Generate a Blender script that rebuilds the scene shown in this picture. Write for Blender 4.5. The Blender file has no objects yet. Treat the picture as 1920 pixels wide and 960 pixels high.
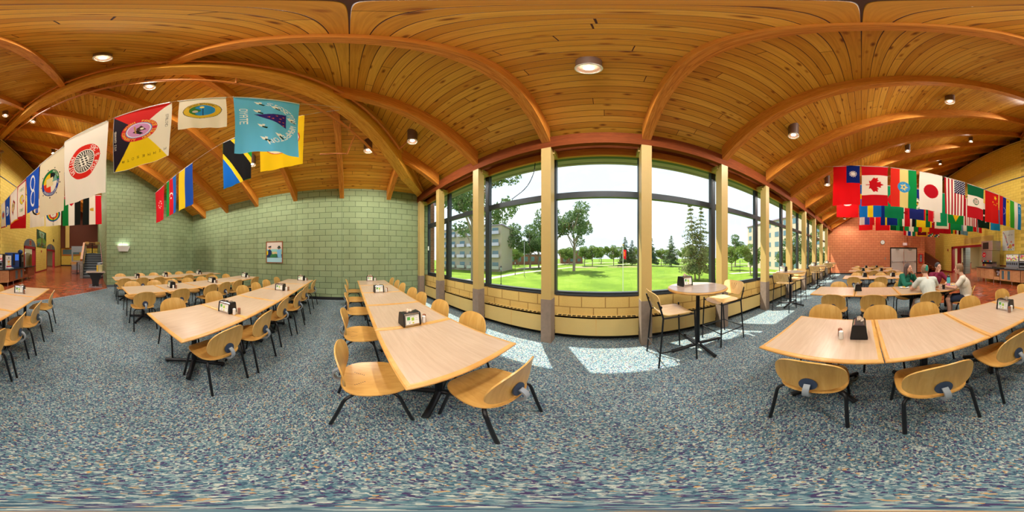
import bpy, bmesh, math, random
import numpy as np
from mathutils import Vector, Matrix
random.seed(7)
S = bpy.context.scene
C = S.collection
PI = math.pi

# ------------------------------------------------------------------ camera, sky, sun, exposure
cd = bpy.data.cameras.new('camera'); cam = bpy.data.objects.new('camera', cd); C.objects.link(cam)
cd.type = 'PANO'
try: cd.cycles.panorama_type = 'EQUIRECTANGULAR'
except Exception: cd.panorama_type = 'EQUIRECTANGULAR'
cd.clip_start = 0.02; cd.clip_end = 500
CZ = 1.5
YAW = math.radians(32.83)
cam.location = (0, 0, CZ); cam.rotation_euler = (PI/2, 0, YAW)
S.camera = cam
S.view_settings.view_transform = 'Standard'; S.view_settings.look = 'None'
S.view_settings.gamma = 1.0; S.view_settings.use_curve_mapping = False
S.view_settings.exposure = 0.0
S.cycles.use_denoising = True
S.cycles.max_bounces = 9; S.cycles.diffuse_bounces = 5; S.cycles.glossy_bounces = 3
S.cycles.transmission_bounces = 4; S.cycles.transparent_max_bounces = 10
S.cycles.sample_clamp_indirect = 8.0
S.cycles.caustics_reflective = False; S.cycles.caustics_refractive = False
LAMP = 165.0        # power of one ceiling lamp
SKY = 1.5

W = bpy.data.worlds.new('sky'); S.world = W; W.use_nodes = True
nt = W.node_tree; nt.nodes.clear()
o_ = nt.nodes.new('ShaderNodeOutputWorld'); b_ = nt.nodes.new('ShaderNodeBackground')
tc_ = nt.nodes.new('ShaderNodeTexCoord'); mp_ = nt.nodes.new('ShaderNodeMapping'); mp_.inputs['Scale'].default_value = (1, 1, 3.2)
nz_ = nt.nodes.new('ShaderNodeTexNoise'); nz_.inputs['Scale'].default_value = 2.6; nz_.inputs['Detail'].default_value = 7
cr_ = nt.nodes.new('ShaderNodeValToRGB')
cr_.color_ramp.elements[0].position = .40; cr_.color_ramp.elements[0].color = (.72, .82, .95, 1)
cr_.color_ramp.elements[1].position = .60; cr_.color_ramp.elements[1].color = (.90, .93, .97, 1)
nt.links.new(tc_.outputs['Generated'], mp_.inputs[0]); nt.links.new(mp_.outputs[0], nz_.inputs[0])
nt.links.new(nz_.outputs[0], cr_.inputs[0]); nt.links.new(cr_.outputs[0], b_.inputs[0])
b_.inputs[1].default_value = SKY; nt.links.new(b_.outputs[0], o_.inputs[0])

sd = bpy.data.lights.new('sun', 'SUN'); sun = bpy.data.objects.new('sun', sd); C.objects.link(sun)
sd.energy = 13.0; sd.angle = math.radians(.6); sd.color = (1, .90, .74)
el = math.radians(62)
sdir = Vector((.53*math.cos(el), -.85*math.cos(el), -math.sin(el)))
sun.rotation_euler = sdir.to_track_quat('-Z', 'Y').to_euler(); sun.location = (-8, 14, 30)

# ------------------------------------------------------------------ node helpers and materials
def lin(c):
    return tuple((x/12.92 if x <= .04045 else ((x+.055)/1.055)**2.4) for x in c)
def rgb(r, g, b): return lin((r/255, g/255, b/255))
class NT:
    def __init__(s, name):
        s.m = bpy.data.materials.new(name); s.m.use_nodes = True; s.t = s.m.node_tree
        s.b = s.t.nodes['Principled BSDF']; s.o = s.t.nodes['Material Output']
    def n(s, typ, **k):
        x = s.t.nodes.new('ShaderNode'+typ)
        for a, v in k.items():
            if hasattr(x, a) and a not in x.inputs: setattr(x, a, v)
            else: x.inputs[a].default_value = v
        return x
    def l(s, a, b): s.t.links.new(a, b)
    def pos(s, order='xyz', sc=(1, 1, 1)):
        g = s.n('NewGeometry'); sp = s.n('SeparateXYZ'); s.l(g.outputs['Position'], sp.inputs[0])
        cb = s.n('CombineXYZ')
        for i, ch in enumerate(order):
            if ch in 'xyz':
                m = s.n('Math', operation='MULTIPLY'); m.inputs[1].default_value = sc[i]
                s.l(sp.outputs['xyz'.index(ch)], m.inputs[0]); s.l(m.outputs[0], cb.inputs[i])
        return cb.outputs[0]
    def obj(s, sc=(1, 1, 1)):
        t = s.n('TexCoord'); m = s.n('Mapping'); m.inputs['Scale'].default_value = sc
        s.l(t.outputs['Object'], m.inputs[0]); return m.outputs[0]
    def ramp(s, fac, stops, interp='LINEAR'):
        r = s.n('ValToRGB'); r.color_ramp.interpolation = interp
        e = r.color_ramp.elements
        while len(e) < len(stops): e.new(.5)
        for i, (p, c) in enumerate(stops): e[i].position = p; e[i].color = (*c[:3], 1)
        s.l(fac, r.inputs[0]); return r.outputs[0]
    def mix(s, fac, a, b, mode='MIX'):
        m = s.n('MixRGB', blend_type=mode)
        for i, v in ((0, fac), (1, a), (2, b)):
            if hasattr(v, 'links'): s.l(v, m.inputs[i])
            else: m.inputs[i].default_value = v if i == 0 else (*v[:3], 1)
        return m.outputs[0]
    def bump(s, h, st=.3, d=.01):
        b = s.n('Bump'); b.inputs['Strength'].default_value = st; b.inputs['Distance'].default_value = d
        s.l(h, b.inputs['Height']); s.l(b.outputs[0], s.b.inputs['Normal'])
    def fin(s, col=None, rough=.5, metal=0, spec=None):
        if col is not None:
            if hasattr(col, 'links'): s.l(col, s.b.inputs['Base Color'])
            else: s.b.inputs['Base Color'].default_value = (*col[:3], 1)
        s.b.inputs['Roughness'].default_value = rough; s.b.inputs['Metallic'].default_value = metal
        if spec is not None: s.b.inputs['Specular IOR Level'].default_value = spec
        return s.m
def plain(name, c, rough=.5, metal=0, var=.08, spec=None):
    t = NT(name); v = t.obj(); nz = t.n('TexNoise', Scale=14.0, Detail=3.0); t.l(v, nz.inputs[0])
    col = t.mix(nz.outputs[0], tuple(x*(1-var) for x in c), tuple(min(1, x*(1+var)) for x in c))
    return t.fin(col, rough, metal, spec)
def wood(name, c1, c2, c3, axis=(1, 14, 14), scale=2.2, rough=.45, var=None, bump=.05):
    t = NT(name); v = t.obj(axis)
    nz = t.n('TexNoise', Scale=scale, Detail=8.0, Roughness=.6, Distortion=.6); t.l(v, nz.inputs[0])
    col = t.ramp(nz.outputs[0], [(.3, c1), (.5, c2), (.7, c3)])
    t.bump(nz.outputs[0], bump, .004)
    return t.fin(col, rough)
def blocks(name, order, c1, c2, mort, bw=.4, bh=.2, ms=.009, rough=.75, off=.5, bump=.5, zoff=0):
    t = NT(name); v = t.pos(order)
    mp = t.n('Mapping'); mp.inputs['Location'].default_value = (0, zoff, 0); t.l(v, mp.inputs[0])
    br = t.n('TexBrick', Scale=1.0); br.offset = off; br.offset_frequency = 2; br.squash = 1
    br.inputs['Brick Width'].default_value = bw; br.inputs['Row Height'].default_value = bh
    br.inputs['Mortar Size'].default_value = ms; br.inputs['Mortar Smooth'].default_value = .15; br.inputs['Bias'].default_value = 0
    br.inputs['Color1'].default_value = (*c1, 1); br.inputs['Color2'].default_value = (*c2, 1); br.inputs['Mortar'].default_value = (*mort, 1)
    t.l(mp.outputs[0], br.inputs[0])
    nz = t.n('TexNoise', Scale=60.0, Detail=4.0); t.l(t.pos('xyz'), nz.inputs[0])
    col = t.mix(.16, br.outputs[0], nz.outputs[0], 'OVERLAY')
    inv = t.n('Math', operation='SUBTRACT'); inv.inputs[0].default_value = 1; t.l(br.outputs['Fac'], inv.inputs[1])
    ad = t.n('Math', operation='MULTIPLY_ADD'); ad.inputs[1].default_value = .15; t.l(nz.outputs[0], ad.inputs[0]); t.l(inv.outputs[0], ad.inputs[2])
    t.bump(ad.outputs[0], bump, .008)
    return t.fin(col, rough, spec=.3)
def planks(name, order, sc, row=.125, blen=3.4):
    t = NT(name); v = t.pos(order, sc)
    br = t.n('TexBrick', Scale=1.0); br.offset = 0; br.offset_frequency = 2; br.squash = 1
    br.inputs['Brick Width'].default_value = blen; br.inputs['Row Height'].default_value = row
    br.inputs['Mortar Size'].default_value = .0046; br.inputs['Mortar Smooth'].default_value = .3
    br.inputs['Color1'].default_value = (0, 0, 0, 1); br.inputs['Color2'].default_value = (1, 1, 1, 1); br.inputs['Mortar'].default_value = (.5, .5, .5, 1)
    sx = t.n('SeparateXYZ'); t.l(v, sx.inputs[0]); dv = t.n('Math', operation='DIVIDE'); dv.inputs[1].default_value = row; t.l(sx.outputs[1], dv.inputs[0])
    fl = t.n('Math', operation='FLOOR'); t.l(dv.outputs[0], fl.inputs[0]); wn = t.n('TexWhiteNoise', noise_dimensions='1D'); t.l(fl.outputs[0], wn.inputs['W'])
    ma = t.n('Math', operation='MULTIPLY_ADD'); ma.inputs[1].default_value = 6.3; t.l(wn.outputs[0], ma.inputs[0]); t.l(sx.outputs[0], ma.inputs[2])
    cb = t.n('CombineXYZ'); t.l(ma.outputs[0], cb.inputs[0]); t.l(sx.outputs[1], cb.inputs[1]); v = cb.outputs[0]
    t.l(v, br.inputs[0])
    base = t.ramp(br.outputs[0], [(0, rgb(206, 146, 44)), (.35, rgb(224, 168, 58)), (.7, rgb(234, 184, 74)), (1, rgb(212, 152, 46))])
    m1 = t.n('Mapping'); m1.inputs['Scale'].default_value = (1.0, 30, 1); t.l(v, m1.inputs[0])
    nz = t.n('TexNoise', Scale=1.6, Detail=7.0, Roughness=.62, Distortion=.5); t.l(m1.outputs[0], nz.inputs[0])
    g = t.ramp(nz.outputs[0], [(.3, (.66, .56, .44)), (.6, (1, 1, 1))])
    c = t.mix(.7, base, g, 'MULTIPLY')
    m2 = t.n('Mapping'); m2.inputs['Scale'].default_value = (3.0, 8.0, 1); t.l(v, m2.inputs[0])
    vo = t.n('TexVoronoi', Scale=1.0); t.l(m2.outputs[0], vo.inputs[0])
    k = t.ramp(vo.outputs['Distance'], [(.07, (.16, .07, .02)), (.12, (.52, .32, .16)), (.22, (1, 1, 1))])
    c = t.mix(.85, c, k, 'MULTIPLY')
    c = t.mix(br.outputs['Fac'], c, rgb(70, 34, 8))
    inv = t.n('Math', operation='SUBTRACT'); inv.inputs[0].default_value = 1; t.l(br.outputs['Fac'], inv.inputs[1])
    t.bump(inv.outputs[0], .6, .01)
    return t.fin(c, .42, spec=.35)

M = {}
M['ceilA'] = planks('knotty_pine_boards_x', 'xyz', (1, 1.17, 0))
M['ceilB'] = planks('knotty_pine_boards_y', 'yxz', (1, 1.17, 0))
def beamwood(name, cs):
    t = NT(name); v = t.obj((1.2, 16, 16)); nz = t.n('TexNoise', Scale=1.9, Detail=8.0, Roughness=.66, Distortion=1.6); t.l(v, nz.inputs[0])
    col = t.ramp(nz.outputs[0], [(.28, cs[0]), (.5, cs[1]), (.72, cs[2])])
    t.bump(nz.outputs[0], .08, .004); return t.fin(col, .42, spec=.35)
M['beam'] = beamwood('glulam_beam_wood', (rgb(164, 88, 28), rgb(212, 136, 50), rgb(232, 166, 78)))
M['hip'] = beamwood('hip_beam_wood', (rgb(178, 110, 30), rgb(222, 162, 58), rgb(238, 186, 84)))
M['header'] = beamwood('header_beam_wood', (rgb(92, 42, 16), rgb(112, 54, 22), rgb(130, 66, 28))); M['header'].node_tree.nodes['Principled BSDF'].inputs['Roughness'].default_value = .75; M['header'].node_tree.nodes['Principled BSDF'].inputs['Specular IOR Level'].default_value = .1
M['trimwood'] = beamwood('window_trim_wood', (rgb(160, 92, 36), rgb(186, 114, 48), rgb(204, 132, 60)))
M['green_yz'] = blocks('green_block_wall_yz', 'yz', rgb(132, 150, 112), rgb(142, 159, 121), rgb(92, 106, 78))
M['green_xz'] = blocks('green_block_wall_xz', 'xz', rgb(132, 150, 112), rgb(142, 159, 121), rgb(92, 106, 78))
M['orange_yz'] = blocks('terracotta_block_wall_yz', 'yz', rgb(206, 122, 84), rgb(216, 134, 92), rgb(164, 86, 54))
M['orange_xz'] = blocks('terracotta_block_wall_xz', 'xz', rgb(206, 122, 84), rgb(216, 134, 92), rgb(164, 86, 54))
M['yel_xz'] = blocks('yellow_block_wall_xz', 'xz', rgb(226, 194, 84), rgb(232, 202, 92), rgb(200, 166, 66), bump=.25)
M['yel_yz'] = blocks('yellow_block_wall_yz', 'yz', rgb(222, 192, 92), rgb(230, 200, 102), rgb(196, 164, 72), bump=.25)
M['sillblk'] = blocks('yellow_sill_blocks', 'xz', rgb(208, 176, 104), rgb(214, 184, 112), rgb(160, 126, 70), bw=.4, bh=.2, zoff=-.0)
M['yellow'] = plain('yellow_paint', rgb(222, 194, 112), .5)
M['colyel'] = plain('column_yellow_paint', rgb(184, 158, 98), .5, var=.04)
M['heater'] = plain('heater_cover_yellow', rgb(200, 174, 110), .45, var=.03)
M['concrete'] = plain('column_concrete', rgb(132, 116, 104), .85, var=.25)
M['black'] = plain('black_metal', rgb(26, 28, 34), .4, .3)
M['blackplastic'] = plain('black_plastic', rgb(30, 30, 32), .35)
M['rubber'] = plain('black_base', rgb(22, 22, 26), .6)
M['mullion'] = plain('dark_window_frame', rgb(60, 66, 72), .4, .5)
M['chrome'] = plain('chrome', (.62, .63, .65), .22, 1.0)
M['steel'] = plain('brushed_steel', (.46, .46, .48), .32, .9)
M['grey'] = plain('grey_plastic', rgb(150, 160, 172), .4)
M['hub'] = plain('slate_blue_hub', rgb(52, 66, 92), .45)
M['white'] = plain('white_plastic', rgb(236, 236, 234), .4, var=.03)
M['paper'] = plain('napkin_paper', rgb(226, 206, 184), .9, var=.1)
M['brown'] = plain('brown_pepper', rgb(142, 110, 92), .5)
M['maroon'] = plain('maroon_frame_paint', rgb(150, 26, 34), .45, var=.05)
M['red'] = plain('red_enamel', rgb(206, 28, 34), .4)
M['doorgrey'] = plain('grey_door_paint', rgb(214, 210, 204), .5, var=.03)
M['bronze'] = plain('brown_light_housing', rgb(112, 88, 78), .5)
M['pipe'] = plain('orange_pipe_paint', rgb(196, 118, 44), .4, var=.05)
M['cab'] = wood('oak_cabinet', rgb(190, 136, 92), rgb(204, 152, 104), rgb(216, 166, 118), (3, 3, 16), 2.0)
M['cabdark'] = wood('cherry_cabinet', rgb(128, 70, 40), rgb(146, 84, 50), rgb(160, 98, 60), (3, 3, 16), 2.0)
M['counter'] = plain('dark_stone_counter', rgb(46, 50, 52), .15, var=.5)
M['lam'] = wood('table_laminate', rgb(182, 156, 132), rgb(190, 165, 141), rgb(198, 174, 150), (1.2, 12, 4), 2.4, .3, bump=.0)
M['lamgrey'] = wood('bar_table_laminate', rgb(170, 150, 138), rgb(178, 159, 147), rgb(186, 168, 156), (1.2, 12, 4), 2.4, .22, bump=.0)
M['edge'] = wood('table_edge_wood', rgb(194, 142, 72), rgb(206, 156, 86), rgb(214, 168, 98), (4, 4, 14), 2.0, .35)
M['ply'] = wood('plywood_veneer', rgb(196, 146, 72), rgb(210, 161, 86), rgb(220, 174, 100), (9, 2, 2), 2.2, .28, bump=.01)
M['plyback'] = wood('plywood_back_veneer', rgb(198, 150, 76), rgb(212, 166, 90), rgb(222, 180, 106), (9, 2, 1.5), 2.2, .28, bump=.01)
M['plypale'] = wood('pale_plywood_veneer', rgb(220, 176, 112), rgb(230, 190, 126), rgb(238, 204, 142), (9, 2, 2), 2.0, .28, bump=.01)
M['stair'] = plain('grey_stair_rubber', rgb(86, 92, 98), .7)
M['darkwood'] = plain('dark_red_wall', rgb(100, 44, 20), .7, var=.2)
M['kitchen'] = plain('kitchen_wall', rgb(186, 178, 136), .7, var=.1)
M['greyblock'] = blocks('grey_tile_pillar', 'xz', rgb(104, 112, 104), rgb(120, 126, 116), rgb(70, 74, 70))
M['skin'] = plain('skin', rgb(214, 164, 140), .55, var=.05)
M['wire'] = plain('string', rgb(210, 200, 180), .8)
def emis(name, c, s):
    t = NT(name); e = t.n('Emission'); e.inputs[0].default_value = (*c, 1); e.inputs[1].default_value = s; t.l(e.outputs[0], t.o.inputs[0]); return t.m
M['bulb'] = emis('lamp_glow', (1, .84, .55), 26)
M['panel_light'] = emis('light_panel_glow', (1, .96, .86), 5)

t = NT('speckled_carpet'); v = t.pos('xyz')
nd = t.n('TexNoise', Scale=90.0, Detail=3.0); t.l(v, nd.inputs[0])
va = t.n('VectorMath', operation='MULTIPLY_ADD'); va.inputs[1].default_value = (.02, .02, 0); t.l(nd.outputs['Color'], va.inputs[0]); t.l(v, va.inputs[2])
mp = t.n('Mapping'); mp.inputs['Scale'].default_value = (95, 150, 1); t.l(va.outputs[0], mp.inputs[0])
vo = t.n('TexVoronoi', Scale=1.0); t.l(mp.outputs[0], vo.inputs[0])
sp = t.n('SeparateColor'); t.l(vo.outputs['Color'], sp.inputs[0])
col = t.ramp(sp.outputs[0], [(0, rgb(66, 58, 92)), (.12, rgb(62, 88, 106)), (.30, rgb(98, 124, 134)), (.50, rgb(132, 150, 152)), (.66, rgb(82, 116, 128)), (.80, rgb(170, 178, 170)), (.915, rgb(176, 146, 104)), (.955, rgb(72, 62, 98))], 'CONSTANT')
n2 = t.n('TexNoise', Scale=190.0, Detail=2.0); t.l(v, n2.inputs[0])
col = t.mix(.5, col, n2.outputs[0], 'OVERLAY')
n3 = t.n('TexNoise', Scale=2.5, Detail=3.0); t.l(v, n3.inputs[0])
col = t.mix(.12, col, n3.outputs[0], 'OVERLAY')
t.bump(n2.outputs[0], .5, .006)
M['carpet'] = t.fin(col, .95, spec=.1)

t = NT('quarry_tile_floor'); v = t.pos('xyz'); mp = t.n('Mapping'); mp.inputs['Rotation'].default_value = (0, 0, 0); t.l(v, mp.inputs[0])
br = t.n('TexBrick', Scale=1.0); br.offset = .5; br.inputs['Brick Width'].default_value = .205; br.inputs['Row Height'].default_value = .205
br.inputs['Mortar Size'].default_value = .006; br.inputs['Color1'].default_value = (*rgb(122, 50, 26), 1); br.inputs['Color2'].default_value = (*rgb(174, 80, 42), 1)
br.inputs['Mortar'].default_value = (*rgb(150, 112, 88), 1); br.inputs['Bias'].default_value = -.1
t.l(mp.outputs[0], br.inputs[0]); nz = t.n('TexNoise', Scale=9.0, Detail=5.0); t.l(v, nz.inputs[0])
col = t.mix(.2, br.outputs[0], nz.outputs[0], 'OVERLAY'); t.bump(br.outputs['Fac'], -.3, .004)
M['tile'] = t.fin(col, .25, spec=.5)

t = NT('lawn_grass'); v = t.pos('xyz'); nz = t.n('TexNoise', Scale=.22, Detail=8.0, Roughness=.65); t.l(v, nz.inputs[0])
n2 = t.n('TexNoise', Scale=9.0, Detail=6.0); t.l(v, n2.inputs[0])
col = t.ramp(nz.outputs[0], [(.35, rgb(82, 110, 34)), (.55, rgb(100, 128, 42)), (.7, rgb(114, 134, 56))])
col = t.mix(.4, col, n2.outputs[0], 'OVERLAY'); M['lawn'] = t.fin(col, .95, spec=.1)
def leafmat(name, a, b):
    t = NT(name); g = t.n('ObjectInfo'); v = t.obj(); nz = t.n('TexNoise', Scale=1.7, Detail=4.0); t.l(v, nz.inputs[0])
    col = t.ramp(nz.outputs[0], [(.35, a), (.65, b)]); t.fin(col, .8, spec=.15)
    tr = t.n('BsdfTranslucent'); t.l(col, tr.inputs[0]); mx = t.n('MixShader'); mx.inputs[0].default_value = .35
    t.l(t.b.outputs[0], mx.inputs[1]); t.l(tr.outputs[0], mx.inputs[2]); t.l(mx.outputs[0], t.o.inputs[0]); return t.m
M['leaf1'] = leafmat('broad_leaf_green', rgb(74, 104, 66), rgb(112, 136, 86))
M['leaf2'] = leafmat('bright_leaf_green', rgb(92, 122, 58), rgb(130, 150, 78))
M['needle'] = leafmat('spruce_needles', rgb(74, 104, 80), rgb(118, 134, 88))
M['larch'] = leafmat('larch_needles', rgb(104, 120, 76), rgb(146, 152, 108))
M['bark'] = plain('tree_bark', rgb(142, 128, 112), .9, var=.3)
M['path'] = plain('concrete_path', rgb(160, 154, 146), .9)
M['mulch'] = plain('wood_mulch', rgb(136, 116, 98), .95)
M['brick'] = blocks('red_brick', 'xz', rgb(126, 74, 58), rgb(146, 92, 70), rgb(150, 132, 118), bw=.22, bh=.075, ms=.006)
M['brick_yz'] = blocks('red_brick_yz', 'yz', rgb(126, 74, 58), rgb(146, 92, 70), rgb(150, 132, 118), bw=.22, bh=.075, ms=.006)
M['stucco'] = plain('beige_stucco', rgb(180, 170, 154), .9)
M['winblue'] = plain('far_window_glass', rgb(92, 124, 136), .12, .2)
M['roofing'] = plain('grey_eave_metal', rgb(148, 134, 156), .6)
# glass: clear pane with a faint reflection
t = NT('window_glass'); tr = t.n('BsdfTransparent'); tr.inputs[0].default_value = (.97, .99, .98, 1); gl = t.n('BsdfGlossy'); gl.inputs['Roughness'].default_value = .02
mx = t.n('MixShader'); mx.inputs[0].default_value = .025; t.l(tr.outputs[0], mx.inputs[1]); t.l(gl.outputs[0], mx.inputs[2]); t.l(mx.outputs[0], t.o.inputs[0])
M['glass'] = t.m
# printed cloth / printed card: colour comes from the print stored on the mesh
def printed(name, transl, rough=.7):
    t = NT(name); a = t.n('Attribute'); a.attribute_name = 'print'
    w = t.n('TexNoise', Scale=220.0, Detail=1.0); t.l(t.obj(), w.inputs[0])
    c = t.mix(.06, a.outputs['Color'], w.outputs[0], 'OVERLAY')
    t.fin(c, rough, spec=.2)
    if transl:
        tr = t.n('BsdfTranslucent'); t.l(c, tr.inputs[0]); mx = t.n('MixShader'); mx.inputs[0].default_value = transl
        t.l(t.b.outputs[0], mx.inputs[1]); t.l(tr.outputs[0], mx.inputs[2]); t.l(mx.outputs[0], t.o.inputs[0])
    return t.m
M['flagcloth'] = printed('printed_flag_cloth', .30, .9); M['print'] = printed('printed_card', 0, .45)
t = NT('backlit_print'); a = t.n('Attribute'); a.attribute_name = 'print'; t.l(a.outputs['Color'], t.b.inputs['Base Color']); t.l(a.outputs['Color'], t.b.inputs['Emission Color']); t.b.inputs['Emission Strength'].default_value = .25
M['backlit'] = t.fin(None, .4)

# ------------------------------------------------------------------ mesh builder
class MB:
    def __init__(s): s.v = []; s.f = []; s.mi = []; s.cur = 0
    def add(s, vs, fs, xf=None):
        n = len(s.v)
        s.v += [tuple(xf @ Vector(p)) for p in vs] if xf else [tuple(p) for p in vs]
        s.f += [tuple(i+n for i in f) for f in fs]; s.mi += [s.cur]*len(fs); return s
    def box(s, x0, x1, y0, y1, z0, z1, bev=0, xf=None):
        x0, x1 = sorted((x0, x1)); y0, y1 = sorted((y0, y1)); z0, z1 = sorted((z0, z1))
        if bev <= 0:
            return s.add([(x0,y0,z0),(x1,y0,z0),(x1,y1,z0),(x0,y1,z0),(x0,y0,z1),(x1,y0,z1),(x1,y1,z1),(x0,y1,z1)],
                     [(0,3,2,1),(4,5,6,7),(0,1,5,4),(1,2,6,5),(2,3,7,6),(3,0,4,7)], xf)
        bm = bmesh.new(); bmesh.ops.create_cube(bm, size=1)
        for v in bm.verts: v.co = ((x0+x1)/2+v.co.x*(x1-x0), (y0+y1)/2+v.co.y*(y1-y0), (z0+z1)/2+v.co.z*(z1-z0))
        bmesh.ops.bevel(bm, geom=bm.edges[:], offset=bev, segments=2, profile=.5, affect='EDGES')
        bm.verts.index_update(); r = s.add([v.co[:] for v in bm.verts], [[v.index for v in f.verts] for f in bm.faces], xf); bm.free(); return r
    def prism(s, poly, z0, z1, xf=None):
        n = len(poly); a = sum(poly[i][0]*poly[(i+1)%n][1]-poly[(i+1)%n][0]*poly[i][1] for i in range(n))
        if a < 0: poly = poly[::-1]
        vs = [(x, y, z0) for x, y in poly]+[(x, y, z1) for x, y in poly]
        return s.add(vs, [tuple(range(n))[::-1], tuple(range(n, 2*n))]+[(i, (i+1)%n, n+(i+1)%n, n+i) for i in range(n)], xf)
    def tube(s, pts, r, n=8, smooth=0, cap=True, xf=None):
        pts = [Vector(p) for p in pts]; rr = list(r) if isinstance(r, (list, tuple)) else [r]*len(pts)
        for _ in range(smooth):
            q = [pts[0]]; qr = [rr[0]]
            for i in range(len(pts)-1):
                q += [pts[i].lerp(pts[i+1], .25), pts[i].lerp(pts[i+1], .75)]; qr += [rr[i]*.75+rr[i+1]*.25, rr[i]*.25+rr[i+1]*.75]
            q.append(pts[-1]); qr.append(rr[-1]); pts, rr = q, qr
        vs = []; up = None
        for i, p in enumerate(pts):
            d = (pts[min(i+1, len(pts)-1)]-pts[max(i-1, 0)]).normalized()
            if up is None: up = d.orthogonal().normalized()
            else:
                up = up-d*up.dot(d); up = up.normalized() if up.length > 1e-6 else d.orthogonal().normalized()
            w = d.cross(up)
            vs += [p+(up*math.cos(2*PI*k/n)+w*math.sin(2*PI*k/n))*rr[i] for k in range(n)]
        fs = [(i*n+k, i*n+(k+1)%n, (i+1)*n+(k+1)%n, (i+1)*n+k) for i in range(len(pts)-1) for k in range(n)]
        if cap: fs += [tuple(range(n))[::-1], tuple(range((len(pts)-1)*n, len(pts)*n))]
        return s.add(vs, fs, xf)
    def lathe(s, prof, n=24, xf=None, cap=True):
        vs = [(r*math.cos(2*PI*k/n), r*math.sin(2*PI*k/n), z) for r, z in prof for k in range(n)]; m = len(prof)
        fs = [(i*n+k, i*n+(k+1)%n, (i+1)*n+(k+1)%n, (i+1)*n+k) for i in range(m-1) for k in range(n)]
        if cap: fs += [tuple(range(n))[::-1], tuple(range((m-1)*n, m*n))]
        return s.add(vs, fs, xf)
    def ball(s, c, r, n=12, m=8):
        r = r if isinstance(r, (tuple, list)) else (r, r, r)
        vs = [(c[0], c[1], c[2]-r[2])]
        for i in range(1, m):
            a = PI*i/m
            vs += [(c[0]+r[0]*math.sin(a)*math.cos(2*PI*k/n), c[1]+r[1]*math.sin(a)*math.sin(2*PI*k/n), c[2]-r[2]*math.cos(a)) for k in range(n)]
        vs.append((c[0], c[1], c[2]+r[2])); L = len(vs)-1
        fs = [(0, 1+(k+1)%n, 1+k) for k in range(n)]+[(1+i*n+k, 1+i*n+(k+1)%n, 1+(i+1)*n+(k+1)%n, 1+(i+1)*n+k) for i in range(m-2) for k in range(n)]
        fs += [(1+(m-2)*n+k, 1+(m-2)*n+(k+1)%n, L) for k in range(n)]
        return s.add(vs, fs)
    def limb(s, p0, p1, r0, r1, n=12):
        s.ball(p0, r0, n, 8); s.ball(p1, r1, n, 8); s.tube([p0, p1], [r0, r1], n); return s
    def shell(s, fn, na=40, nr=7, th=.012, pw=2.5):
        """closed plywood shell: fn(a,b) with a,b in -1..1 gives a point, on a superellipse outline"""
        top = []; 
        def pn(a, b):
            e = 1e-3; p = Vector(fn(a, b)); u = Vector(fn(a+e, b))-p; w = Vector(fn(a, b+e))-p; return p, u.cross(w).normalized()
        ring = []
        for i in range(nr+1):
            rr = i/nr
            for k in range(na):
                t_ = 2*PI*k/na; c, d = math.cos(t_), math.sin(t_)
                ring.append((rr*math.copysign(abs(c)**(2/pw), c), rr*math.copysign(abs(d)**(2/pw), d)))
                if i == 0: break
        P = [pn(a, b) for a, b in ring]; N = len(P)
        vs = [p+nn*th/2 for p, nn in P]+[p-nn*th/2 for p, nn in P]; fs = []
        for side in (0, 1):
            o = side*N
            q = [(o, o+1+k, o+1+(k+1)%na) for k in range(na)]
            q += [(o+1+(i-1)*na+k, o+1+i*na+k, o+1+i*na+(k+1)%na, o+1+(i-1)*na+(k+1)%na) for i in range(1, nr) for k in range(na)]
            fs += [f if side == 0 else f[::-1] for f in q]
        b0 = 1+(nr-1)*na
        fs += [(b0+k, N+b0+k, N+b0+(k+1)%na, b0+(k+1)%na) for k in range(na)]
        return s.add(vs, fs)
    def build(s, name, mat, parent=None, smooth=False, loc=None):
        me = bpy.data.meshes.new(name); me.from_pydata(s.v, [], s.f)
        for m in (mat if isinstance(mat, list) else [mat]): me.materials.append(M[m] if isinstance(m, str) else m)
        if isinstance(mat, list): me.polygons.foreach_set('material_index', s.mi)
        if smooth:
            me.polygons.foreach_set('use_smooth', [True]*len(s.f))
            try: me.set_sharp_from_angle(angle=math.radians(42))
            except Exception: pass
        me.update(); o = bpy.data.objects.new(name, me); C.objects.link(o)
        if parent: o.parent = parent
        if loc: o.location = loc
        return o
def each(mb, name, mat, parent, smooth=False):
    """one object per connected piece"""
    par = list(range(len(mb.v)))
    def find(i):
        while par[i] != i: par[i] = par[par[i]]; i = par[i]
        return i
    for f in mb.f:
        a = find(f[0])
        for j in f[1:]: par[find(j)] = a
    comp = {}
    for f in mb.f: comp.setdefault(find(f[0]), []).append(f)
    out = []
    for fs in comp.values():
        ids = sorted({i for f in fs for i in f}); mp = {i: k for k, i in enumerate(ids)}
        q = MB(); q.add([mb.v[i] for i in ids], [[mp[i] for i in f] for f in fs]); out.append(q.build(name, mat, parent, smooth))
    return out
def tag(o, label=None, cat=None, group=None, kind=None):
    for k, v in (('label', label), ('category', cat), ('group', group), ('kind', kind)):
        if v: o[k] = v
    return o
def thing(name, label, cat, loc=(0, 0, 0), rz=0, group=None):
    o = bpy.data.objects.new(name, None); C.objects.link(o); o.location = loc; o.rotation_euler = (0, 0, rz); o.empty_display_size = .1
    return tag(o, label, cat, group)
def struct(o, label=None): return tag(o, label, kind='structure')
def dup(root, loc, rz, label, group=None):
    def cp(o, p):
        c = o.copy(); C.objects.link(c); c.parent = p
        for ch in list(o.children): cp(ch, c)
        return c
    r = cp(root, None); r.location = loc; r.rotation_euler = (0, 0, rz); r['label'] = label
    if group: r['group'] = group
    return r
def XF(loc, rz=0, sc=1): return Matrix.Translation(loc) @ Matrix.Rotation(rz, 4, 'Z') @ Matrix.Scale(sc, 4)
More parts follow.
